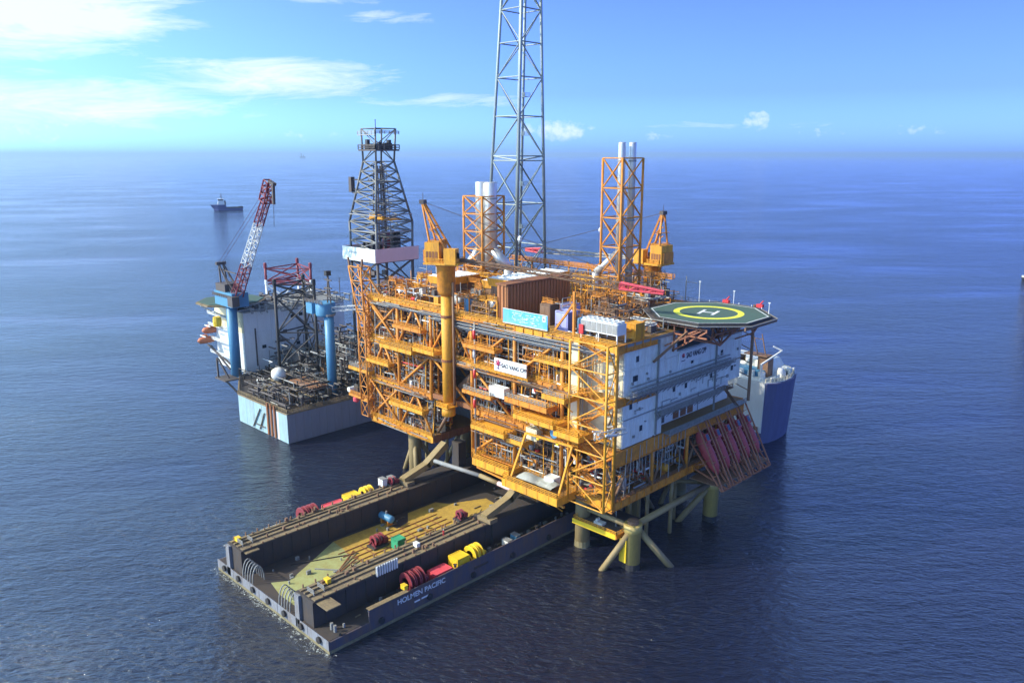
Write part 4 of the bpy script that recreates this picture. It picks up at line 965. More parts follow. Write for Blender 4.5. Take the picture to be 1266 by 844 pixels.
for i,(x,z) in enumerate(((-154.5,51.5),(-154.5,46.2),(-154.5,40.5),(-154.6,32))):
    t=T('foam_tank',('topmost red','white','third, red','lowest red')[i]+' fire-water cylinder on the post left of the front name board','standpipe',(x,142.8,z))
    MB().tube((x,142.6,z),(x,142.6,z+2.3),.42,n=8).build('cylinder','red' if i!=1 else 'white',t,True); MB().tube((x,142.6,z+2.3),(x,142.6,z+2.6),.25,n=8).build('cap','white',t)
MB().tube((-154.5,142.8,18),(-154.5,142.8,56),.28).build('riser_pipe','galv',ts,True)
MB().tube((-162.4,142.2,31),(-162.4,142.2,66),.38).build('riser_pipe','brown',ts,True)
MB().tube((-163.5,146,35),(-152,150,47.5),1.4,n=12).build('diagonal_duct','brown',ts,True); MB().lathe([(1.5,0),(1.5,5)],(-150,146,34),n=12).build('round_duct','dgrey',ts,True)
# crane pedestal support and boom rest tower at the left end
MB().lathe([(2.0,27.5),(1.9,30.2)],(-165.1,142.2,0),n=14).build('pedestal_base','amber',ts,True)
MB().tube((-165.5,142.6,28),(-174.5,146,19),.5).build('brace','brown',ts,True); MB().beam((-174,144.3,31),(-157,144.3,31),.9,1.4).build('girder','rust',ts)
o=MB(); o.box(-167.6,-162.6,139.6,143.6,30.2,30.5); o.rail([(-167.6,143,30.5),(-167.6,139.7,30.5),(-162.6,139.7,30.5),(-162.6,143,30.5)],r=.07); o.build('pedestal_platform','amber',ts)
t=T('crane_boom_rest','tall orange lattice mast flaring to a forked head at the left corner of the platform','lattice mast',(-206,143,18))
lattice(t,[(-203.6,141.6,18),(-203.6,145,18),(-207.4,145,18),(-207.4,141.6,18)],[(-203.6,141.6,52),(-203.6,145,52),(-207.4,145,52),(-207.4,141.6,52)],[i/7 for i in range(8)],.24,.14,'orange','X',faces=[0,3],nl='post')
lattice(t,[(-203.6,141.6,44),(-203.6,145,44),(-205.5,145,44),(-205.5,141.6,44)],[(-204.6,141.6,66),(-204.6,145,66),(-211.2,145,66),(-211.2,141.6,66)],[0,.2,.4,.6,.8,1],.26,.15,'orange','X',faces=[0,1,3],nl='post')
MB().beam((-211.8,142,68.6),(-211,142,65.5),.5).beam((-204.2,142,68.6),(-204.8,142,65.5),.5).beam((-211,142,65.8),(-204.6,142,65.8),.5).build('fork','brown',t)
for a,b in (((-204.6,143,65),(-195,146,52)),((-204,143,57),(-191,146,44)),((-204,144,50),(-196,146,31))): MB().tube(a,b,.3).build('brace','orange',t)
lattice(ts,[(-203,146,31),(-190,146,31)],[(-203,146,57),(-190,146,57)],[0,.25,.5,.75,1],.3,.24,'orange','X',nl='column',dn='brace',hn='brace')
lattice(ts,[(-190,147,31),(-175,147,31)],[(-190,147,57),(-175,147,57)],[0,.34,.67,1],.3,.24,'orange','Z',nl='column',dn='brace',hn='brace')
# thing sticking out on the left
t=T('escape_chute','small orange outrigger with white drum and magenta pod at the far left edge','outrigger',(-210,143,24))
MB().box(-215,-204,142,144.5,22.8,23.6).build('arm','orange',t); MB().rail([(-204,142,23.6),(-215,142,23.6),(-215,144.5,23.6)],r=.07).build('railing','orange',t)
MB().lathe([(.9,-1),(.9,1)],(-215,143,24.6),'y',10).build('drum','white',t); MB().lathe([(.3,20.6),(1.1,21.2),(1.1,22.3),(.4,22.8)],(-212.3,143,0),n=10).build('pod','pink',t)
for x in (-213,-211.5,-210): MB().beam((x,143,23.6),(x,143,26.6),.14).build('post','brown',t)
# people
def person(lab,x,y,z,c1='orangeb',rz=0.0):
    t=T('person',lab,'person',(x,y,z)); 
    def P(a,b,h): return (x+a*math.cos(rz)-b*math.sin(rz),y+a*math.sin(rz)+b*math.cos(rz),z+h)
    o=MB()
    for s in (-1,1):
        o.k=0; o.tube(P(.1*s,.05*s,.05),P(.1*s,.02*s,.48),.06,.08,8); o.tube(P(.1*s,.02*s,.48),P(.09*s,0,.9),.08,.1,8)
        o.tube(P(.2*s,0,1.42),P(.27*s,.04,1.12),.06,.05,8); o.tube(P(.27*s,.04,1.12),P(.24*s,.2,.92),.05,.04,8)
    o.tube(P(0,0,.86),P(0,0,1.2),.16,.17,10); o.tube(P(0,0,1.2),P(0,0,1.46),.19,.14,10); o.tube(P(0,0,1.46),P(0,0,1.56),.06,.06,8)
    o.lathe([(.04,-.13),(.09,-.07),(.1,.03),(.07,.1),(.02,.13)],P(0,0,1.65),n=10); o.build('body',c1,t,True)
    MB().lathe([(.13,1.68),(.12,1.76),(.05,1.81)],P(0,0,0)[:2]+(z,),n=10).build('hard_hat','wtxt',t)
person('person in dark overalls and white helmet standing on the elevated walkway before the flare tower',-164,192.6,65.6,'dgrey')
person('person in red overalls walking on the right barge rail track near the green box',-137.5,116,9.05,'red',.6)
person('person in blue overalls standing near the right edge of the barge by the yellow winch',-131,122,3.1,'blue',1.2)
# ================================================================ launch barge under the platform
bg_=T('transport_barge','long flat blue-grey transport barge with two raised rail walls slotted under the platform','barge',(-152.7,77,0))
BX0,BX1,BY0,BY1=-177.5,-128.2,77,232
def grow(poly,d): return poly
MB().box(BX0,BX1,BY0,BY1,-3,2.7).build('hull','bhull',bg_)
MB().box(BX0-.05,BX1+.05,BY0-.05,BY1,-3.1,.7).build('waterline_band','boot',bg_)
MB().box(BX0+.4,BX1-.4,BY0+.4,BY1-.4,2.7,2.78).build('deck','bdark',bg_)
for q in range(18):
    y=87+q*6.3; MB().box(BX1+.045,BX1+.065,y+.04,y+6.26,.8,5.6).build('side_plate','bhull',bg_)
for q in range(2): MB().box(BX1,BX1+.03,BY0+q*5,BY0+q*5+4.94,.8,2.68).build('side_plate','bhull',bg_)
for xx,sg_ in ((-166.0,1),(-134.8,1)):
    for q in range(13):
        y=78+q*5.2; MB().box(xx,xx+.05,y+.04,y+5.16,2.9,8.6).build('wall_plate','bdark',bg_)
        MB().box(xx+.05,xx+.3,y+2.5,y+2.7,2.9,8.5).build('wall_stiffener','bdark',bg_)
k=0; x=BX0
while x<BX1-1:
    MB().box(x+.06,min(x+4.1,BX1)-.06,BY0-.12,BY0-.05,.75,3.0).build('bow_plate','bbow',bg_); x+=4.12
MB().prism([(BX1-.25,87),(BX1+.04,87),(BX1+.04,200),(BX1-.25,200)],2.7,5.7).build('bulwark','bhull',bg_)
MB().box(BX1-1.0,BX1+.3,87,97.5,5.7,5.85).build('bulwark_cap','btan',bg_)
MB().box(BX0-.04,BX0+.25,87,200,2.7,5.2).build('bulwark','bhull',bg_)
text('HOLMEN PACIFIC',1.75,'wtxt',bg_,face_mw((BX1+.1,101.4,4.2),'+x'),sx_=1.0)
MB().box(BX1+.07,BX1+.1,99.2,100.8,2.2,2.6).box(BX1+.07,BX1+.1,101.2,103.6,2.25,2.65).build('small_lettering','wtxt',bg_)
for (a,b,nm) in ((-172.6,-165.6,0),(-141.2,-134.4,1)):
    MB().box(a+.4,b-.4,BY0+.6,210,2.75,8.7).build('rail_wall','bdark',bg_)
    MB().box(a,b,BY0+.5,134,8.7,8.95).build('rail_wall_top','bdark',bg_)
    MB().box(a+.2,a+1.9,BY0-.12,BY0+.6,.9,8.65).build('end_plate','bbow',bg_)
    for q,w,m in ((a+.35,.8,'btan'),(a+2.2,.5,'btan'),(a+3.5,.9,'btan'),(b-1.5,1.3,'btan')):
        y=78
        while y<127:
            MB().box(q,q+w,y+.05,min(y+8.3,129)-.05,8.95,9.15+(.15 if w<.6 else 0)).build('rail_plank',m,bg_); y+=8.3
    o=MB(); y=79
    while y<128: o.box(a+.1,a+.4,y,y+.25,8.95,9.9); o.box(b-.4,b-.1,y+1,y+1.25,8.95,9.5); y+=3.1
    o.build('rail_stub_posts','brown',bg_,kind='stuff')
    # small tan platforms at the bow end
    MB().box(b-.2,b+4.2 if nm else b+1.2,BY0+1.2,BY0+4.6,8.4,8.65).build('bow_platform','btan',bg_)
    for s in (0,1): MB().rail([(b-2,BY0+2+s*2.5,9.1),(b-4.5,BY0+2+s*2.5,9.1)],r=.08).build('railing','galv',bg_)
# curved fender ribs
for base in (-164.8,-148.2):
    for k in range(5):
        x=base+k*1.15 if base<-160 else base+k*1.15
        o=MB(); pts=[(x,BY0+1.6+1.5*math.cos(t),3+4.1*math.sin(t)) for t in [math.pi*q/8 for q in range(9)]]
        for p,q in zip(pts,pts[1:]): o.beam(p,q,.2)
        o.build('fender_rib','grey',bg_)
# painted deck between the walls: worn coating in two colours
def sheet(poly,z,m,nm): 
    o=MB(); n=len(poly); o.add([(x,y,z) for x,y in poly]+[(x,y,z-.03) for x,y in poly],[tuple(range(n))]+[(i,i+n,(i+1)%n+n,(i+1)%n) for i in range(n)]); return o.build(nm,m,bg_)
sheet([(-152,79.3),(-142.2,79.3),(-142.2,100),(-164.9,102),(-160,92.7),(-155.6,84),(-158,80.5)],2.85,'gdeck','deck_coating')
sheet([(-164.9,102),(-142.2,100),(-142.2,146),(-156,148),(-161,138),(-164.5,136),(-164.5,126),(-160,122.5),(-159,118),(-164.5,118)],2.85,'ochre','deck_coating')
for k in range(9):
    o=MB(); o.beam((-146-k*.25,82+k,2.98),(-143-k*1.75,98+k*.6,2.98),.26,.16); o.build('deck_stringer','btan' if k%2 else 'rust',bg_)
for k in range(8): MB().beam((-143.4-k*2.1,99,2.98),(-143.4-k*2.1,131,2.98),.22,.14).build('deck_stringer','rust',bg_)
for k in range(7): MB().beam((-158,101+k*4.4,2.97),(-142.5,101+k*4.4,2.97),.18,.1).build('deck_stringer','rust',bg_)
MB().beam((-156,91,2.95),(-151,95,2.95),.3).build('loose_pipe','galv',bg_); MB().beam((-162,88,2.95),(-155,103,2.95),.22).build('loose_pipe','bdark',bg_)
o=MB()
for k in range(90):
    x=random.choice([random.uniform(-176,-173),random.uniform(-164,-142.5),random.uniform(-134,-129.5)]); y=random.uniform(80,160); h=random.uniform(.2,1.1); w=random.uniform(.2,.8)
    o.box(x,x+w,y,y+w*random.uniform(.6,2),2.8,2.8+h)
o.build('deck_fittings','grey',bg_,kind='stuff')
o=MB()
for k in range(60):
    x=random.choice((-172,-168,-140,-136.5))+random.uniform(-1,1); y=random.uniform(80,128); w=random.uniform(.2,.7); o.box(x,x+w,y,y+w,9.1,9.1+random.uniform(.2,1.1))
o.build('deck_fittings','brown',bg_,kind='stuff')
for y in (79,112,140,170): MB().lathe([(.3,5.7),(.3,6.3),(.5,6.4)],(BX1-.6,y if y>87 else 80,0 if y>87 else -2.9),n=8).build('bollard','black',bg_)
MB().tube((-130.5,80,2.8),(-130.5,80,4.3),.35).tube((-131.8,80,2.8),(-131.8,80,4.3),.35).build('bollard','galv',bg_)
# load-out support blocks and cranked arms
for (x,s) in ((-136.3,1),(-169.8,-1)):
    t=T('support_cradle','dark steel block with cranked tan arm propping the platform on the '+('right' if s>0 else 'left')+' barge wall','support',(x,130,3))
    MB().box(x-2.2,x+2.2,129.5,146,2.8,9.3).build('block','bdark',t)
    MB().beam((x,128.6,10.2),(x,138,12.6),2.2,1.6).build('arm','tan',t); MB().beam((x,137.2,12.2),(x,144.6,16.9),2.2,1.9).build('arm','tan',t)
    MB().box(x-2.4,x+2.4,128.4,131,8.9,10).build('foot','btan',t)
    for y in (150,160,172): MB().box(x-1.5,x+1.5,y-1.5,y+1.5,8.9,16.4).build('block','bdark',t)
MB().tube((-168,139,13.6),(-149,139.2,14.6),.6,n=10).build('spreader_pipe','grey',bg_,True); 
o=T('spreader_tube','tan and pink horizontal spreader tube between the two cranked arms','tube',(-143,139,14.6))
MB().tube((-149,139.2,14.6),(-142,139.3,14.4),.65,n=10).build('tube_section','tan',o,True); MB().tube((-142,139.3,14.4),(-135.5,139.5,14.0),.66,n=10).build('tube_section','pink' if 0 else 'windp',o,True)
# loose gear: ropes, chain heaps, dunnage
o=MB()
for k in range(26):
    x=random.choice((random.uniform(-176.5,-173.5),random.uniform(-163,-143),random.uniform(-133.6,-129.2))); y=random.uniform(80,150); p=[(x,y,2.95)]
    for q in range(6): p.append((min(-129,p[-1][0]+random.uniform(-1.2,1.2)) if x>-135 else p[-1][0]+random.uniform(-.8,.8),p[-1][1]+random.uniform(.3,1.8),2.95))
    o.path(p,.07,5)
o.build('loose_ropes','btan',bg_,kind='stuff')
o=MB()
for k in range(40):
    x=random.choice((random.uniform(-176.5,-173.5),random.uniform(-163,-143),random.uniform(-133.6,-129.4))); y=random.uniform(80,150); l=random.uniform(1,4); o.beam((x,y,3.0),(x+random.uniform(-.4,.4),y+l,3.0),.3,.25)
o.build('timber_dunnage','btan',bg_,kind='stuff')
for k in range(8): MB().lathe([(.35,-.25),(.75,-.2),(.75,.2),(.35,.25)],(BX1+.35,90+k*13.5,2.0),'x',12).build('tyre_fender','black',bg_)
for k in range(7): MB().lathe([(.35,-.25),(.75,-.2),(.75,.2),(.35,.25)],(BX0+4+k*7,BY0-.45,2.0),'y',12).build('tyre_fender','black',bg_)
# ---- deck machinery on the barge
def winch(lab,x,y,z,m,n,r,fr='bdark',grp=None,w=1.3):
    t=T('mooring_winch',lab,'winch',(x,y,z),grp)
    MB().box(x-r*1.1,x+r*1.1,y-.8,y+n*w*1.15+.8,z,z+.45).build('base_frame',fr,t)
    for k in range(n):
        yy=y+k*w*1.15
        MB().lathe([(r*.95,0),(r,.05),(r,.22),(r*.95,.27)],(x,yy,z+r+.3),'y',20).build('drum_flange',m,t); MB().lathe([(r*.95,0),(r,.05),(r,.22),(r*.95,.27)],(x,yy+w*.8,z+r+.3),'y',20).build('drum_flange',m,t)
        MB().tube((x,yy,z+r+.3),(x,yy+w,z+r+.3),r*.5,n=12).build('rope_drum','galv',t,True)
    MB().box(x-r*.5,x+r*.6,y+n*w*1.15,y+n*w*1.15+1.2,z+.4,z+r*1.2).build('motor_housing',m,t); MB().beam((x-r,y-.2,z+.4),(x,y-.2,z+r+.5),.25).beam((x+r,y-.2,z+.4),(x,y-.2,z+r+.5),.25).build('bearing_stand',m,t)
    return t
winch('maroon winch with tall round flanges on the far barge wall beside the red container',-175.0,99,4.2,'maroon',3,2.7); 
winch('maroon winch with tall round flanges on the near barge side beside the red container',-131.2,99.2,3.2,'maroon',3,2.4)
winch('yellow round-framed winch near the platform end of the far barge wall',-175.2,118.6,5,'yellow',2,2.1)
winch('yellow round-framed winch near the platform end of the near barge side',-130.5,118.2,3.2,'yellow',2,2.3)
winch('small maroon winch standing on the ochre barge deck beside the green box',-154.8,107.2,2.9,'maroon',2,1.5)
winch('small maroon winch on the near rail wall before the dark support block',-141.6,124.5,9.0,'maroon',1,1.2)
winch('small maroon winch at the far end of the far barge wall',-171.5,125.5,9.1,'maroon',1,1.1)
def mbox(lab,x0,x1,y0,y1,z0,z1,m): return container(lab,x0,x1,y0,y1,z0,z1,m,name='deck_container',cat='container',nr=7)
mbox('long low red container on the far barge wall between maroon winch and yellow box',-176.6,-173.9,106.3,112,5.3,7.7,'pink'); mbox('long low red container on the near barge side between maroon winch and yellow box',-132.2,-129.2,106.4,111.4,3,5.6,'pink')
mbox('bright yellow box container on the far barge wall beside the red container',-176.8,-173.6,113,117,5.2,8.6,'yellow'); mbox('bright yellow box container on the near barge side beside the red container',-132.2,-129,113,116.6,3,7,'yellow')
mbox('green box container on the ochre barge deck beside the small maroon winch',-151.5,-148.9,110.6,113,2.9,5.6,'gbox')
# pedestals that carry the far-side machinery level with the wall
MB().box(-177.2,-172.7,96,124,2.8,5.1).build('machinery_bench','bdark',bg_)
t=T('blue_tank','blue horizontal tank on legs standing on the barge deck by the far wall','tank',(-162.5,118,2.8)); hvessel(1.0,4.6,'blue',-162.8,117.5,3.2,t,'x')
for (x,y,z,l) in ((-134.4,96.5,8.7,'white ribbed rack standing on edge behind the near maroon winch'),(-175.4,90.5,5.4,'white ribbed rack standing near the bow end of the far barge wall')):
    t=T('ribbed_rack',l,'rack',(x,y,z)); MB().box(x-.1,x+.1,y-3,y+3,z-.3 if 0 else z-.2,z+2.2).build('back_panel','galv',t)
    for k in range(9): MB().box(x+.1,x+.4,y-2.9+k*.68,y-2.6+k*.68,z-.2,z+2.2).build('rib','white',t)
for i,(x,y,z) in enumerate(((-173,124,9),(-172.3,126.5,9),(-130.5,131,3),(-131,134.5,3))):
    c=('white','galv','white','blue')[i]; t=T('generator_set',('white generator box at the far end of the far barge wall','grey generator box between white box and support cradle on the far wall','white generator box on the near barge side beyond the yellow winch','blue generator box on the near barge side nearest the platform')[i],'generator',(x,y,z)); cabinet(2.2,1.5,2.2,c,x,y,z,t)
def bits(lab,x,y,z,m): 
    t=T('tool_crate',lab,'crate',(x,y,z)); MB().box(x-.7,x+.7,y-.5,y+.5,z,z+.9).build('body',m,t); MB().box(x-.75,x+.75,y-.55,y+.55,z+.9,z+1).build('lid',m,t)
bits('yellow crate on the near rail wall close to its bow end',-139,84,9.15,'yellow'); bits('yellow crate on the far rail wall at its bow end',-171,79.5,9.15,'yellow'); bits('white crate on the near rail wall in the middle of its length',-138,108,9.15,'white'); bits('red crate on the near barge side behind the maroon winch',-130.5,96,3,'red')
bits('yellow crate in front of the near maroon winch on the barge side',-129.6,97.6,5.8,'yellow')
# tyre fenders and foam at the bow
fm=bpy.data.materials.new('lacy_sea_foam'); fm.use_nodes=True; t_=fm.node_tree; b_=t_.nodes['Principled BSDF']; b_.inputs['Base Color'].default_value=(.62,.68,.66,1); b_.inputs['Roughness'].default_value=.7
g_=N(t_,'ShaderNodeNewGeometry'); n1=N(t_,'ShaderNodeTexNoise'); n1.inputs['Scale'].default_value=1.1; n1.inputs['Detail'].default_value=8; n1.inputs['Roughness'].default_value=.75; n1.inputs['Distortion'].default_value=1.5
t_.links.new(g_.outputs['Position'],n1.inputs['Vector']); tcx=N(t_,'ShaderNodeTexCoord'); sp_=N(t_,'ShaderNodeSeparateXYZ'); t_.links.new(tcx.outputs['Object'],sp_.inputs[0])
at=N(t_,'ShaderNodeAttribute'); at.attribute_name='edge'; at.attribute_type='GEOMETRY'
t_.links.new(mth(t_,'MULTIPLY',mth(t_,'SUBTRACT',n1.outputs['Fac'],mth(t_,'ADD',.47,mth(t_,'MULTIPLY',at.outputs['Fac'],.32))),7.0,clamp=True),b_.inputs['Alpha']); M['lace']=fm
def foam_strip(pts,w,name,label,e0=.15):
    o=MB(); n=len(pts); vs=[]
    for i,(x,y) in enumerate(pts):
        ax,ay=pts[max(0,i-1)]; bx_,by_=pts[min(n-1,i+1)]; d=Vector((bx_-ax,by_-ay)).normalized(); q=Vector((d.y,-d.x))
        for k,f in enumerate((0,.35,1)): vs.append((x+q.x*w*f,y+q.y*w*f,.035))
    o.add(vs,[(i*3+k,(i+1)*3+k,(i+1)*3+k+1,i*3+k+1) for i in range(n-1) for k in range(2)])
    ob=o.build(name,'lace'); a_=ob.data.attributes.new('edge','FLOAT','POINT'); a_.data.foreach_set('value',[(e0,e0+.1,1)[k%3] for k in range(len(vs))]); ob['kind']='stuff'; tag(ob,label,'foam'); return ob
foam_strip([(-179,76.9),(-170,76.9),(-160,76.9),(-150,76.9),(-140,76.9),(-128,76.9),(-127,78)],3.6,'foam','thin lacy white foam breaking along the bow of the barge',.1)
foam_strip([(-141,74.9),(-136,75.1),(-131,74.9)],2.2,'foam','loose foam patch just off the near bow corner of the barge',.12)
foam_strip([(-128,78),(-128,110),(-128,150)],1.0,'foam','faint foam line along the near side of the barge',.35)
def foam_ring(x,y,r,label):
    o=MB(); n=20; vs=[]
    for rr in (r,r+.7,r+2.6):
        for i in range(n): a=2*math.pi*i/n; vs.append((x+rr*math.cos(a),y+rr*math.sin(a),.03))
    o.add(vs,[(k*n+i,k*n+(i+1)%n,(k+1)*n+(i+1)%n,(k+1)*n+i) for k in range(2) for i in range(n)])
    ob=o.build('foam','lace'); a_=ob.data.attributes.new('edge','FLOAT','POINT'); a_.data.foreach_set('value',[.15]*n+[.4]*n+[1]*n); ob['kind']='stuff'; tag(ob,label,'foam')
foam_ring(-105.2,149.5,2.1,'foam ring around the foot of the near outrigger leg'); foam_ring(-105.6,187,2.1,'foam ring around the foot of the far outrigger leg')
foam_ring(-121.5,150,2.1,'foam ring around the thick leg under the near corner')
# ================================================================ drilling rig on the left
jr=T('drilling_rig','light blue and grey jack-up drilling rig moored left of the orange platform','rig',(-275,170,0))
HP=[(-279.5,135),(-243.6,135),(-243.6,225),(-345,225),(-345,190),(-300,146)]
MB().prism([(x,y) for x,y in HP],-3,11).build('hull','grey',jr)
for i in range(6): 
    x0=-279.3+i*6
    MB().box(x0+.05,x0+5.9,134.75,135,.2,11.1).build('hull_plate','bluec' if i not in(4,) else 'wallw',jr)
for i in range(14):
    y0=135+i*6.4; MB().box(-243.4,-243.3,y0+3,y0+3.15,.3,11).build('hull_stiffener','grey',jr); MB().box(-243.6,-243.4,y0+.04,y0+6.36,.2,11.1).build('hull_plate','hgrey',jr)
o=MB(); 
for (a,b) in zip(HP,HP[1:]+HP[:1]): o.beam((*a,10.9),(*b,10.9),.6,.5)
o.build('deck_edge','btan',jr); MB().prism(HP,11.0,11.2).build('deck','bdark',jr)
MB().rail([(-300,146,11.2),(-279.3,135.3,11.2),(-243.9,135.3,11.2),(-243.9,180,11.2)],r=.08).build('railing','btan',jr)
for x in (-256.5,-254,-251.5): MB().beam((x,134.4,.5),(x,134.4,12.5),.9,.5).build('rubbing_post','rust',jr)
MB().beam((-268,134.4,1),(-262,134.4,9),.35).build('ladder_frame','dgrey',jr); MB().beam((-263,134.4,1),(-259,134.4,8),.35).beam((-266,134.4,2.5),(-259,134.4,2.5),.3).build('ladder_frame','dgrey',jr)
def leg(bs,z0,z1,m,m2,zs,label):
    t=bpy.data.objects.new('leg',None); COL.objects.link(t); t.parent=jr; t.location=Vector((bs[0][0],bs[0][1],z0))-jr.location; t['label']=label
    n=len(zs)-1
    b=[(x,y,z0) for x,y in bs]; tp=[(x,y,z1) for x,y in bs]; lattice(t,b,tp,zs,.62,.3,m,'X',nl='chord')
    for x,y in bs: MB().lathe([(.8,z1),(.8,z1+2),(.5,z1+2.4)],(x,y,0),n=8).build('chord_tip',m2,t)
leg([(-281,154),(-270.5,165),(-285,169)],11,50.5,'black','black',[0,.17,.52,.88,1],'black lattice jack-up leg standing in front of the white quarters')
leg([(-345,185),(-330,200),(-350,205)],11,40,'white','white',[0,.5,1],'white lower part of the far jack-up leg behind the quarters')
leg([(-345,185),(-330,200),(-350,205)],40.05,48,'maroon','maroon',[0,.2,.95],'dark red top section of the far jack-up leg above the quarters')
leg([(-262,196),(-250,207),(-266,211)],11,44,'black','black',[0,.3,.65,1],'third black lattice leg half hidden behind the blue crane')
rq=T('rig_quarters','white slab-sided living quarters on the drilling rig behind the black leg','living quarters',(-320,175,11))
MB().box(-327,-302,150.5,199,11.2,37).build('wall','white',rq); MB().box(-328,-301.4,150,199.6,37,37.6).build('roof','grey',rq)
for i in range(8):
    for j in range(3): MB().box(-302,-301.8,150.6+i*6.05,150.6+i*6.05+5.95,11.3+j*8.6,11.3+j*8.6+8.5).build('wall_panel','white',rq)
for i in range(4):
    for j in range(3): MB().box(-327+i*6.3,-327+i*6.3+6.2,150.3,150.5,11.3+j*8.6,11.3+j*8.6+8.5).build('wall_panel','cream' if j==2 else 'white',rq)
for y,z in ((172,32),(176,32.4),(181,33),(186,33),(191,33),(179,27),(168,26),(158,21),(174,20),(188,26),(195,33)): MB().box(-301.8,-301.7,y,y+1.8,z,z+1.4).build('window','glass',rq)
MB().box(-301.75,-301.4,164,170,22.5,23.2).box(-301.75,-301.4,155,155.5,14,30).build('wall_fitting','dgrey',rq)
for z in (17,23,29,34):
    o=MB(); o.box(-328,-309,147.5,150.3,z-.2,z); o.rail([(-328,147.5,z),(-309,147.5,z)],r=.09); o.build('side_gallery','white',rq)
MB().lathe([(1.6,30),(1.8,32),(1.6,34)],(-317,146.5,0),n=10).build('yellow_tank','yellow',rq)
rh=T('rig_helideck','dark green octagonal helideck of the drilling rig seen edge-on at far left','helideck',(-325,150,41))
MB().prism([(-314+13*math.cos(R(22.5+45*k)),152+13*math.sin(R(22.5+45*k))) for k in range(8)],40.2,41).build('deck','green',rh)
oring(13,14,40,40.7,c=(-314,152)).build('safety_net','btan',rh)
for a in ((-324,143),(-308,141),(-326,158)): MB().beam((*a,38.2),(a[0]*.5-318*.5,152,32),.5).build('support_strut','white',rh)
for i,(x,y,z) in enumerate(((-327.5,146,22.5),(-328,148.5,26.5))):
    t=T('rig_lifeboat','orange enclosed lifeboat hanging on the left side of the drilling rig, '+('lower','upper')[i]+' one','lifeboat',(x,y,z))
    MB().lathe([(.3,-4),(1.3,-3),(1.5,-1),(1.5,1.5),(1.2,3.2),(.3,4)],(x,y,z),'y',12).build('hull','orangeb',t,True); MB().box(x-.7,x+.7,y-1.5,y+.3,z+1.4,z+2.3).build('cabin','orangeb',t); MB().beam((x+1,y-3,z+2.6),(x+6,y-3,z+2.6),.4).build('davit','white',t)
# small left outriggers of the rig
MB().box(-305,-296,138,144,11.5,12).build('side_platform','dgrey',jr)
for a,b in (((-302,140,11.8),(-296,146,2)),((-329,147,20),(-306,148,13)),((-326,147,20),(-312,148,12)),((-304,139,12),(-304,139,20)),((-299,141,12),(-303,139,20))): MB().beam(a,b,.6).build('side_brace','dgrey',jr)
# radome
t=T('satellite_dome','large white ball-shaped satellite dome on the drilling rig deck','satellite dome',(-277,149,11)); 
o=MB(); o.lathe([(2.8*math.sin(math.pi*k/14)+.01,-2.8*math.cos(math.pi*k/14)) for k in range(15)],(-272.6,148.6,17.3),n=24); o.build('ball','windp' if 0 else 'white',t,True); MB().tube((-272.6,148.6,11),(-272.6,148.6,14.6),1.0).build('pedestal','grey',t)
def rcrane(lab,px,py,zb,zt,r,boom,house='blue'):
    c=T('rig_crane',lab,'crane',(px,py,zb)); MB().lathe([(r,zb),(r,zt)],(px,py,0),n=16).build('pedestal','blue',c,True)
    MB().lathe([(r*1.25,zt),(r*1.25,zt+.8)],(px,py,0),n=16).build('slew_ring','galv',c); return c
c=rcrane('blue pedestal crane with raised red and white lattice boom on the drilling rig',-303.5,146.6,11,41,2.1,0)
C0=len(COL.objects)
P=Vector((-311,153,40.3)); 
MB().box(-319,-304,149.5,156.5,40.3,46).build('machinery_house','blue',c); MB().box(-318,-310,149.8,156,46,49).build('upper_house','dgrey',c); MB().box(-306,-302,148.5,151.5,41,45).build('cab','dgrey',c)
MB().rail([(-319.5,149,44),(-304,149,44)],r=.12).build('railing','dgrey',c)
A=Vector((-305.5,152.5,45)); B=Vector((-274,152.5,88))
for f0,f1,m in ((0,.3,'maroon'),(.3,.68,'white'),(.68,.9,'maroon')):
    a,b=A+(B-A)*f0,A+(B-A)*f1; w0=3.4-1.2*f0;w1=3.4-1.2*f1; o=lace(MB(),a,b,w0,w1,w0*.9,w1*.9,int((b-a).length/2.7),rc=.26,rl=.13,up=Vector((1,0,.2))); o.build('boom_section',m,c)
a=A+(B-A)*.88; o=lace(MB(),a,B+Vector((-.5,0,2)),3.2,2.4,3.6,3,3,rc=.3,rl=.22,up=Vector((1,0,.2))); o.build('boom_head','maroon',c); MB().beam(B+Vector((0,0,2)),B+Vector((3.5,0,1)),1.4,1).beam(B+Vector((2.5,0,1)),B+Vector((2,0,-6)),.9).build('jib','dgrey',c)
for s in (-1.5,1.5):
    MB().beam((-308,153+s,46),(-318.5,153+s*.6,56.5),.55).build('gantry_leg','dgrey',c); MB().beam((-316.5,153+s,46),(-318.5,153+s*.6,56.5),.55).build('gantry_leg','dgrey',c); MB().beam((-305.5,153+s,46),(-314,153+s*.6,52),.4).build('gantry_leg','dgrey',c)
MB().beam((-318.6,151,56.5),(-318.6,155,56.5),1.2).beam((-318,153,54),(-306.5,153,53.5),.4).build('gantry_head','dgrey',c)
for s in (-.8,.8): MB().tube((-318.5,153+s,57),tuple(B+Vector((-1,s,0))),.07,n=4).build('luffing_rope','maroon',c)
MB().tube(tuple(B+Vector((2,0,-5))),tuple(B+Vector((1.2,0,-14))),.1,n=4).build('hoist_rope','dgrey',c)
for o_ in list(COL.objects)[C0:]: o_.location+=Vector((9,-6.4,.6))
c=rcrane('shorter blue pedestal crane with round drum cab beside the orange mast',-253,160,11,41.5,1.8,0)
MB().lathe([(3.5,41.3),(3.7,42),(3.7,46),(3.4,46.4)],(-255,160,0),n=18).build('machinery_house','blue',c,True); MB().box(-262,-258,156,160,42,46).build('cab','blue',c)
for x in (-253.4,-251.2): MB().beam((x,160,46.3),(-252.4,160,57.6),.4).build('mast_leg','dgrey',c)
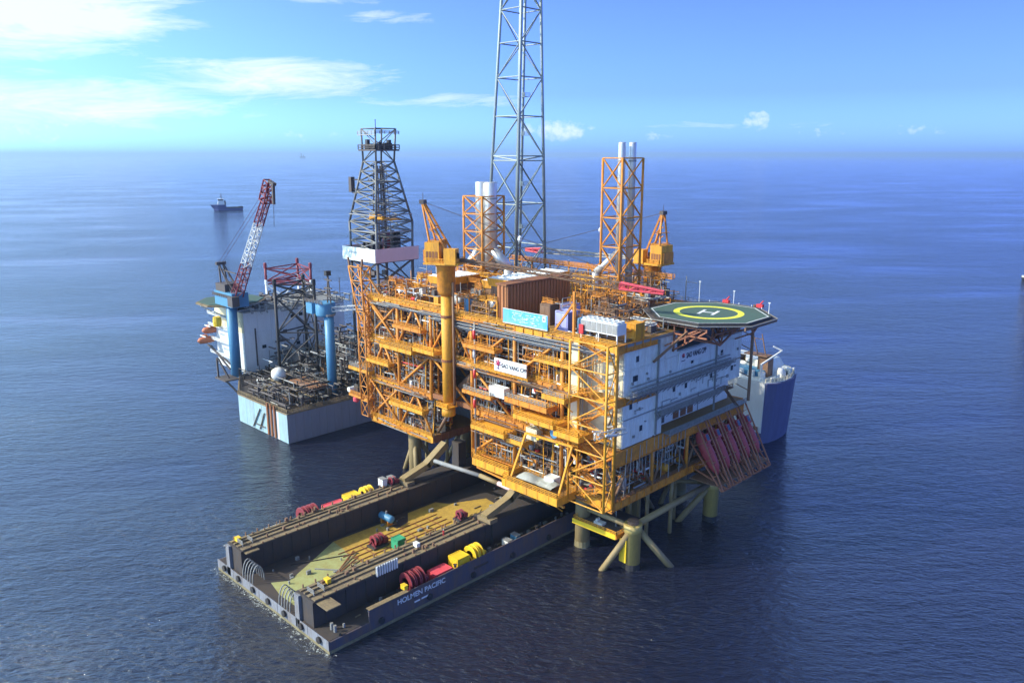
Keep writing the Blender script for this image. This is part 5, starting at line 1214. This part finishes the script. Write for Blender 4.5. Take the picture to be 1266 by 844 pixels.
for z in (49,52,55): MB().beam((-254.6,160,z),(-250.2,160,z),.5,.4).build('mast_tie','dgrey',c)
MB().box(-253.3,-251.6,159,161,56.6,58.4).build('mast_head','black',c); o=lace(MB(),(-252,161,44),(-236,178,45.5),1.8,1.2,1.6,1,9,rc=.2,rl=.11); o.build('boom','white',c)
MB().rail([(-262,155.5,46.5),(-250,155.5,46.5)],r=.12).build('railing','dgrey',c)
# derrick
dk=T('derrick','grey steel lattice drilling derrick with white and pink wind wall rising behind the orange mast','derrick',(-243,178,12))
def sq4(x0,x1,y0,y1,z): return [(x1,y0,z),(x1,y1,z),(x0,y1,z),(x0,y0,z)]
lattice(dk,sq4(-251.2,-235,170,186,12),sq4(-251.2,-235,170,186,62),[0,.2,.42,.62,.82,1],.55,.3,'dgrey','X')
lattice(dk,sq4(-251.2,-235,170,186,62),sq4(-251.4,-235,170,186.4,76),[0,.25,.5,.75,1],.45,.22,'derr','X')
lattice(dk,sq4(-251.4,-235,170,186.4,76),sq4(-246.2,-238.4,173.5,181.5,97.5),[0,.17,.34,.5,.67,.84,1],.42,.2,'derr','X')
lattice(dk,sq4(-246.2,-238.4,173.5,181.5,97.5),sq4(-246,-237.6,173,182,109),[0,.5,1],.34,.18,'derr','Z')
MB().box(-247.4,-237,172.4,183,101.2,101.8).build('crown_platform','dgrey',dk); MB().rail([(-247.4,172.4,101.8),(-237,172.4,101.8),(-237,183,101.8),(-247.4,183,101.8)],r=.14,closed=True,h=1.6).build('railing','dgrey',dk)
o=MB()
for k in range(14): x=random.uniform(-246,-239);y=random.uniform(173,181); o.box(x,x+1.3,y,y+1.2,101.8,102.6+random.random()*3)
o.build('crown_machinery','black',dk,kind='stuff'); MB().box(-247.6,-237,172.4,173,106.6,107).rail([(-247.6,172.5,107),(-237,172.5,107),(-237,183,107)],r=.12).build('top_platform','galv',dk)
MB().tube((-237.3,173,104),(-237.3,173,112),.14).build('aerial','dgrey',dk)
for z in (72.5,78.5): 
    MB().box(-251.5,-234.8,169.9,170.4,z,z+.35).box(-235.2,-234.7,170,186.3,z,z+.35).build('girt','galv',dk)
MB().box(-254.9,-234.4,168.6,168.9,61.9,66.8).build('wind_wall','windw',dk); MB().box(-234.7,-234.4,168.9,188.6,61.9,66.8).build('wind_wall','windp',dk)
MB().box(-254.9,-254.6,168.9,188.6,61.9,66.8).build('wind_wall','windp',dk)
text('PV DRILLING V',1.15,'gtxt',dk,face_mw((-247.5,168.58,64.9),'-y'),sx_=.8)
MB().box(-254.5,-234.8,169,188.4,61.6,61.9).build('drill_floor','dgrey',dk)
o=MB()
for k in range(26): x=random.uniform(-250,-237);y=random.uniform(171,185);z=62; h=random.uniform(1,7) if k%3 else 10; w=random.uniform(.3,1.6); o.box(x,x+w,y,y+w,z,z+h)
o.build('drill_floor_machinery','black',dk,kind='stuff')
o=MB()
for k in range(22): x=random.uniform(-245.5,-240);y=random.uniform(175,181); o.beam((x,y,62),(x*.6-242.5*.4,y*.6+178*.4,96),.16)
o.build('drill_pipe_stands','dgrey',dk,kind='stuff')
for z in (70.5,82,90): MB().box(-247,-237.5 if z>75 else -235.5,176,184,z,z+.25).rail([(-247,176,z),(-237.6,176,z)],r=.12).build('inner_platform','derr',dk)
MB().box(-249,-237,176,183,76.5,77).box(-246,-238,175,176,77,78.6).build('monkey_board','amber',dk); MB().box(-241,-239,177,179,64,72).build('top_drive','maroon',dk); MB().box(-252.4,-250.8,171,172.6,86.5,92).beam((-250.9,172,87.5),(-247.8,173,87.5),.5).beam((-250.9,172,91),(-247.2,173.4,91),.5).box(-251,-248,171.4,172.6,86,86.4).build('casing_stabbing_basket','dgrey',dk)
o=MB()
for k in range(30): x=random.uniform(-251,-236);y=random.uniform(170,185);z=random.uniform(14,58); o.box(x,x+random.uniform(.5,4),y,y+random.uniform(.5,3),z,z+random.uniform(.4,2.4))
o.build('substructure_modules','dgrey',dk,kind='stuff')
# rig deck clutter
random.seed(21)
pipes(-278,-246,136,160,11.3,16.5,110,'dgrey',.12,.35,par=jr); pipes(-300,-278,146,158,11.3,15,40,'black',.12,.3,par=jr); pipes(-278,-245,136,170,11.3,20,40,'black',.12,.3,par=jr); pipes(-278,-246,138,160,11.3,14.5,30,'btan',.12,.3,par=jr); pipes(-275,-246,138,170,11.3,17,16,'galv',.12,.3,par=jr); pipes(-300,-250,160,175,11.3,22,50,'dgrey',.15,.35,par=jr); pipes(-300,-250,155,172,12,19,14,'white',.12,.3,par=jr)
for i,(x0,x1,y0,y1,z1,m,l) in enumerate(((-262,-247,170,184,30,'dgrey','dark grey deck house below the blue drum crane'),(-300,-286,166,178,20,'dgrey','low dark deck house at the foot of the white quarters'),(-284,-266,172,190,24,'brown','brown mud module behind the black lattice leg'),(-262,-246,186,206,38,'grey','tall grey module between the black leg and the derrick'))):
    t=T('deck_house',l,'deck house',(x0,y0,11)); MB().box(x0,x1,y0,y1,11.2,z1).build('wall',m,t); MB().box(x0-.3,x1+.3,y0-.3,y1+.3,z1,z1+.3).build('roof','grey',t); MB().rail([(x0,y0,z1+.3),(x1,y0,z1+.3),(x1,y1,z1+.3)],r=.09).build('railing','galv',t)
    MB().box(x1,x1+.1,y0+2,y0+3,12,14.2).box(x1,x1+.1,y0+5,y0+6.2,15,16.2).build('door','black',t)
pipes(-264,-245,166,172,14,34,50,'dgrey',.15,.4,par=jr); pipes(-264,-245,166,172,14,34,30,'galv',.1,.3,par=jr); pipes(-300,-265,160,172,12,24,40,'grey',.12,.35,par=jr); pipes(-300,-262,158,200,20,30,30,'dgrey',.15,.4,par=jr)
pipes(-301,-292,150,199,37.5,40.5,60,'grey',.1,.3,par=jr); pipes(-327,-302,152,199,37.8,40,60,'dgrey',.12,.35,par=jr); pipes(-322,-303,148,160,37.8,40,30,'white',.12,.3,par=jr)
clab={}
for k in range(26):
    x=random.uniform(-277,-248); y=random.uniform(138,166); c=['dgrey','brown','grey','btan','black'][k%5]; w,d,h=random.uniform(2,5),random.uniform(1.5,4),random.uniform(1.2,3.4)
    if (x+272.6)**2+(y-148.6)**2<20: continue
    q=('bow edge' if y<145 else 'middle' if y<156 else 'leg foot'); kk=('left' if x<-263 else 'right'); key=(c,q,kk); clab[key]=clab.get(key,0)+1
    nm={'dgrey':'dark grey','brown':'brown','grey':'mid grey','btan':'tan','black':'black'}[c]
    t=T('deck_module',f"{nm} module at the {q} of the rig, {kk} half{', '+{2:'farther',3:'third',4:'fourth'}.get(clab[key],'')+' one' if clab[key]>1 else ''}",'module',(x,y,11.2),'machinery modules on the rig deck')
    MB().box(x,x+w,y,y+d,11.2,11.2+h).build('body',c,t); MB().box(x-.1,x+w+.1,y-.1,y+d+.1,11.2+h,11.35+h).build('top_plate',random.choice(['grey','btan','galv']),t)
    MB().rail([(x,y,11.3+h),(x+w,y,11.3+h)],r=.07).build('railing','grey',t)
t=T('pipe_rack_deck','rack of long rusty drill pipes on the rig deck right of the satellite dome','pipe rack',(-258,155,11))
for k in range(9): MB().tube((-268,150+k*.9,15.4),(-252,150+k*.9,15.4),.34,n=6).build('drill_pipe','rust' if k%2 else 'brown',t)
for x in (-266,-254): MB().box(x-.3,x+.3,149,158.5,11.2,15).build('rack_beam','dgrey',t)
t=T('life_raft_table','flat pale round lid beside the satellite dome on the rig deck','hatch',(-281,147,14)); MB().lathe([(2.6,13.6),(2.6,14.1)],(-281,146.5,0),n=16).build('lid','wallw',t); MB().tube((-281,146.5,11.2),(-281,146.5,13.6),.5).build('post','grey',t)
t=T('cream_tank','cream tank left of the satellite dome on the rig deck','tank',(-279,150,12)); hvessel(1.3,3,'cream',-279,151,14,t)
cb_=T('cantilever','dark grey brown cantilever block with side galleries below the derrick','cantilever',(-240,180,12))
MB().box(-243,-228,172,200,24,44).build('block','dgrey',cb_); MB().box(-246,-234,166,172,22,23).rail([(-246,166,23),(-234,166,23)],r=.1).build('gallery','white',cb_)
for z in (28,33,38): MB().box(-245,-227.5,169.5,172,z,z+.2).rail([(-245,169.5,z+.2),(-227.5,169.5,z+.2)],r=.1).build('gallery','grey',cb_)
pipes(-246,-229,168,171.9,24,52,40,'grey',.12,.35,par=cb_); pipes(-246,-229,168,171.9,24,52,20,'dgrey',.2,.5,par=cb_)
MB().lathe([(2,44),(2.6,45),(2.6,48),(2,49)],(-246,178,0),n=12).build('silo','white',cb_,True)
for i,(x,y,h) in enumerate(((-275,186,22),(-266,182,18),(-300,196,10))): tag(MB().tube((x,y,37 if i==2 else 12),(x,y,(37 if i==2 else 33)+h),.16,n=6).box(x-.8,x+.8,y-.1,y+.1,(31 if i<2 else 35)+h,(31.3 if i<2 else 35.3)+h).build('radio_mast','dgrey'),('tallest thin radio mast between the red leg and the blue crane','second thin radio mast just left of the blue drum crane','short radio mast on the rear of the white rig quarters roof')[i],'mast')
# ================================================================ ship behind the platform on the right
sh=T('support_ship','white and blue ship moored behind the platform with its bow showing at the right','ship',(-130,265,0))
bow=[(-123.6,252),(-121.3,255),(-120.3,260),(-120.5,266),(-122,271),(-126,275),(-134,277)]
top=[(-230,252)]+bow+[(-230,277)]
low=[(-230,252.4)]+[(-126+(x+126)*.6,y*.97+7.8) for x,y in bow]+[(-230,276.6)]
MB().prism(low,-2,19.5,top).build('hull','shipb',sh)
MB().prism([(-230,251.8),(-124.4,251.8),(-124.4,252.2),(-230,252.2)],4.0,22.4,[(-230,251.6),(-123.9,251.6),(-123.9,252.4),(-230,252.4)]).build('side_plating','white',sh)
t2=[(x+(x+135)*.03,y) for x,y in top]
MB().prism(top,19.5,22.4,t2).build('bulwark','shipb',sh); MB().prism([(x*.99-1.6,y*.985+4) for x,y in top],22.4,22.6).build('deck','wallw',sh)
MB().rail([(x-.5,y+.4*(1 if y<265 else -1),22.4) for x,y in top[1:-1]],r=.12,h=1.5).build('railing','cream',sh)
o=MB()
for k in range(8):
    x,y=top[2][0]-1.6-.1*k,254+k*2.6; o.box(x-.4,x+.2,y,y+1.2,22.6,24.2)
o.build('fairleads','white',sh)
MB().prism([(-150,262),(-128,262),(-128,276),(-150,276)],22.6,27,[(-150,264),(-130,264),(-130,274),(-150,274)]).build('hangar','wallw',sh); MB().box(-131,-127,259,263,22.6,30).build('deck_house','brown',sh); MB().box(-150,-128,258,262,22.6,25).build('deck_house','blue',sh)
MB().beam((-127,254,22.6),(-127,254,28.5),.7).beam((-127,254,28.3),(-123.5,262,32.5),.5).beam((-123.5,262,32.5),(-126,260,34),.5).build('deck_crane','white',sh)
for a in ((-129,256),(-133,256),(-137,255.5)): MB().box(a[0],a[0]+2,a[1],a[1]+1.6,22.6,24.8).build('vent','white',sh)
MB().beam((-131,259,30),(-133.5,259,38),.3).beam((-128,259,30),(-130,259,38),.3).beam((-134.5,259,36),(-129.5,259,36.2),.25).box(-136,-127,258,262,30,30.4).build('mast','brown',sh)
MB().lathe([(1.3,22.6),(1.3,25),(.9,26)],(-124,263,0),n=12).build('winch_house','white',sh,True); MB().box(-124,-122.4,267,269,22.6,25).box(-127,-125,270,272,22.6,24.6).build('windlass','wallw',sh)
for k in range(3): MB().box(-127-k*3,-125.4-k*3,251.2,251.55,5+k,6.3+k).build('side_port','brown',sh)
# ================================================================ distant vessels
def place(lx,ly,cx,cy,a): c,s=math.cos(a),math.sin(a); return (cx+c*lx-s*ly,cy+s*lx+c*ly)
tg_=T('supply_vessel','dark blue offshore supply vessel with white bridge lying far off to the left','ship',(-1412,691,0))
vx,vy,va=-1412,691,R(44.5+180+22)
def pl(L,z0,z1,L2=None): return MB().prism([place(*p,vx,vy,va) for p in L],z0,z1,[place(*p,vx,vy,va) for p in (L2 or L)])
lo=[(-26,-5.5),(16,-5.5),(24,-1),(24,1),(16,5.5),(-26,5.5)]; hi=[(-27,-6.5),(18,-6.5),(29,-1),(29,1),(18,6.5),(-27,6.5)]
pl(lo,-1,4,[(a*1.01,b*1.1) for a,b in lo]).build('hull','navy',tg_)
pl([(2,-6),(16.6,-6),(25.5,-1),(25.5,1),(16.6,6),(2,6)],4,10.5,[(3,-6.5),(19,-6.5),(30,-1),(30,1),(19,6.5),(3,6.5)]).build('forecastle','navy',tg_)
pl([(-27,-6),(2,-6),(2,-5.6),(-27,-5.6)],4,6).build('bulwark','dgrey',tg_); pl([(-27,5.6),(2,5.6),(2,6),(-27,6)],4,6).build('bulwark','dgrey',tg_)
pl([(5,-5.5),(17,-5.5),(17,5.5),(5,5.5)],10.5,14.5).build('deck_house','white',tg_); pl([(7,-4.5),(16,-4.5),(16,4.5),(7,4.5)],14.5,18).build('bridge','white',tg_)
pl([(6.9,-4.6),(16.1,-4.6),(16.1,4.6),(6.9,4.6)],18,20).build('bridge_windows','glass',tg_); pl([(6,-5),(17,-5),(17,5),(6,5)],20,20.8).build('bridge_roof','white',tg_)
p=place(10,0,vx,vy,va); MB().beam((*p,20.8),(*p,31),.9).beam((*p,25),(*place(13,0,vx,vy,va),25),.6).beam((*place(10,-3,vx,vy,va),27),(*place(10,3,vx,vy,va),27),.6).build('mast','dgrey',tg_)
for s in (-3,3): p=place(4,s,vx,vy,va); MB().beam((*p,9),(*p,18),2).build('funnel','dgrey',tg_)
p=place(-22,0,vx,vy,va); MB().box(p[0]-3,p[0]+3,p[1]-3,p[1]+3,4,7).build('stern_gear','black',tg_)
# vessel cut by the right edge of view
vx,vy,va=-150.5,763.5,R(44.5+8)
sv=T('fishing_boat','dark small boat with white bow just entering at the right edge','boat',(vx,vy,0))
pl([(-6,-2.4),(10,-2.6),(10,2.6),(-6,2.4),(-9,0)],-.5,3,[(-7,-3),(10,-3),(10,3),(-7,3),(-10.5,0)]).build('hull','black',sv)
pl([(-10,-.4),(-7,-2.9),(-5.5,-3.05),(-5.5,-2.8),(-7,-2.6)],2,3.7).build('bow_stripe','white',sv); pl([(-3,-2),(6,-2),(6,2),(-3,2)],3,7.5).build('wheelhouse','dgrey',sv); pl([(-3.1,-2.1),(5,-2.1),(5,2.1),(-3.1,2.1)],5.4,6.6).build('windows','glass',sv); p=place(0,0,vx,vy,va); MB().beam((*p,7.5),(*p,12),.4).build('mast','dgrey',sv)
# far platform on the horizon
fx,fy=-16200,9780
fr_=T('distant_platform','tiny distant drilling platform on the horizon above the derrick side','platform',(fx,fy,0))
def fb(a,b,z0,z1): 
    d=Vector((math.cos(R(44.5)),math.sin(R(44.5)))); e=Vector((-d.y,d.x)); P=[Vector((fx,fy))+d*a-e*12,Vector((fx,fy))+d*b-e*12,Vector((fx,fy))+d*b+e*12,Vector((fx,fy))+d*a+e*12]
    return MB().prism([tuple(p) for p in P],z0,z1)
fb(-55,70,28,50).build('deck','black',fr_)
for a in (-50,-10,50): fb(a,a+9,0,28).build('leg','black',fr_)
fb(-28,-16,50,130).build('derrick','black',fr_); fb(20,30,50,90).build('crane','black',fr_)
fx,fy=-3800,19600
f2=T('distant_marker','tiny dark vessel speck on the horizon right of the helideck','ship',(fx,fy,0)); fb(-30,30,0,22).build('hull','dgrey',f2); fb(-10,10,22,45).build('bridge','grey',f2)
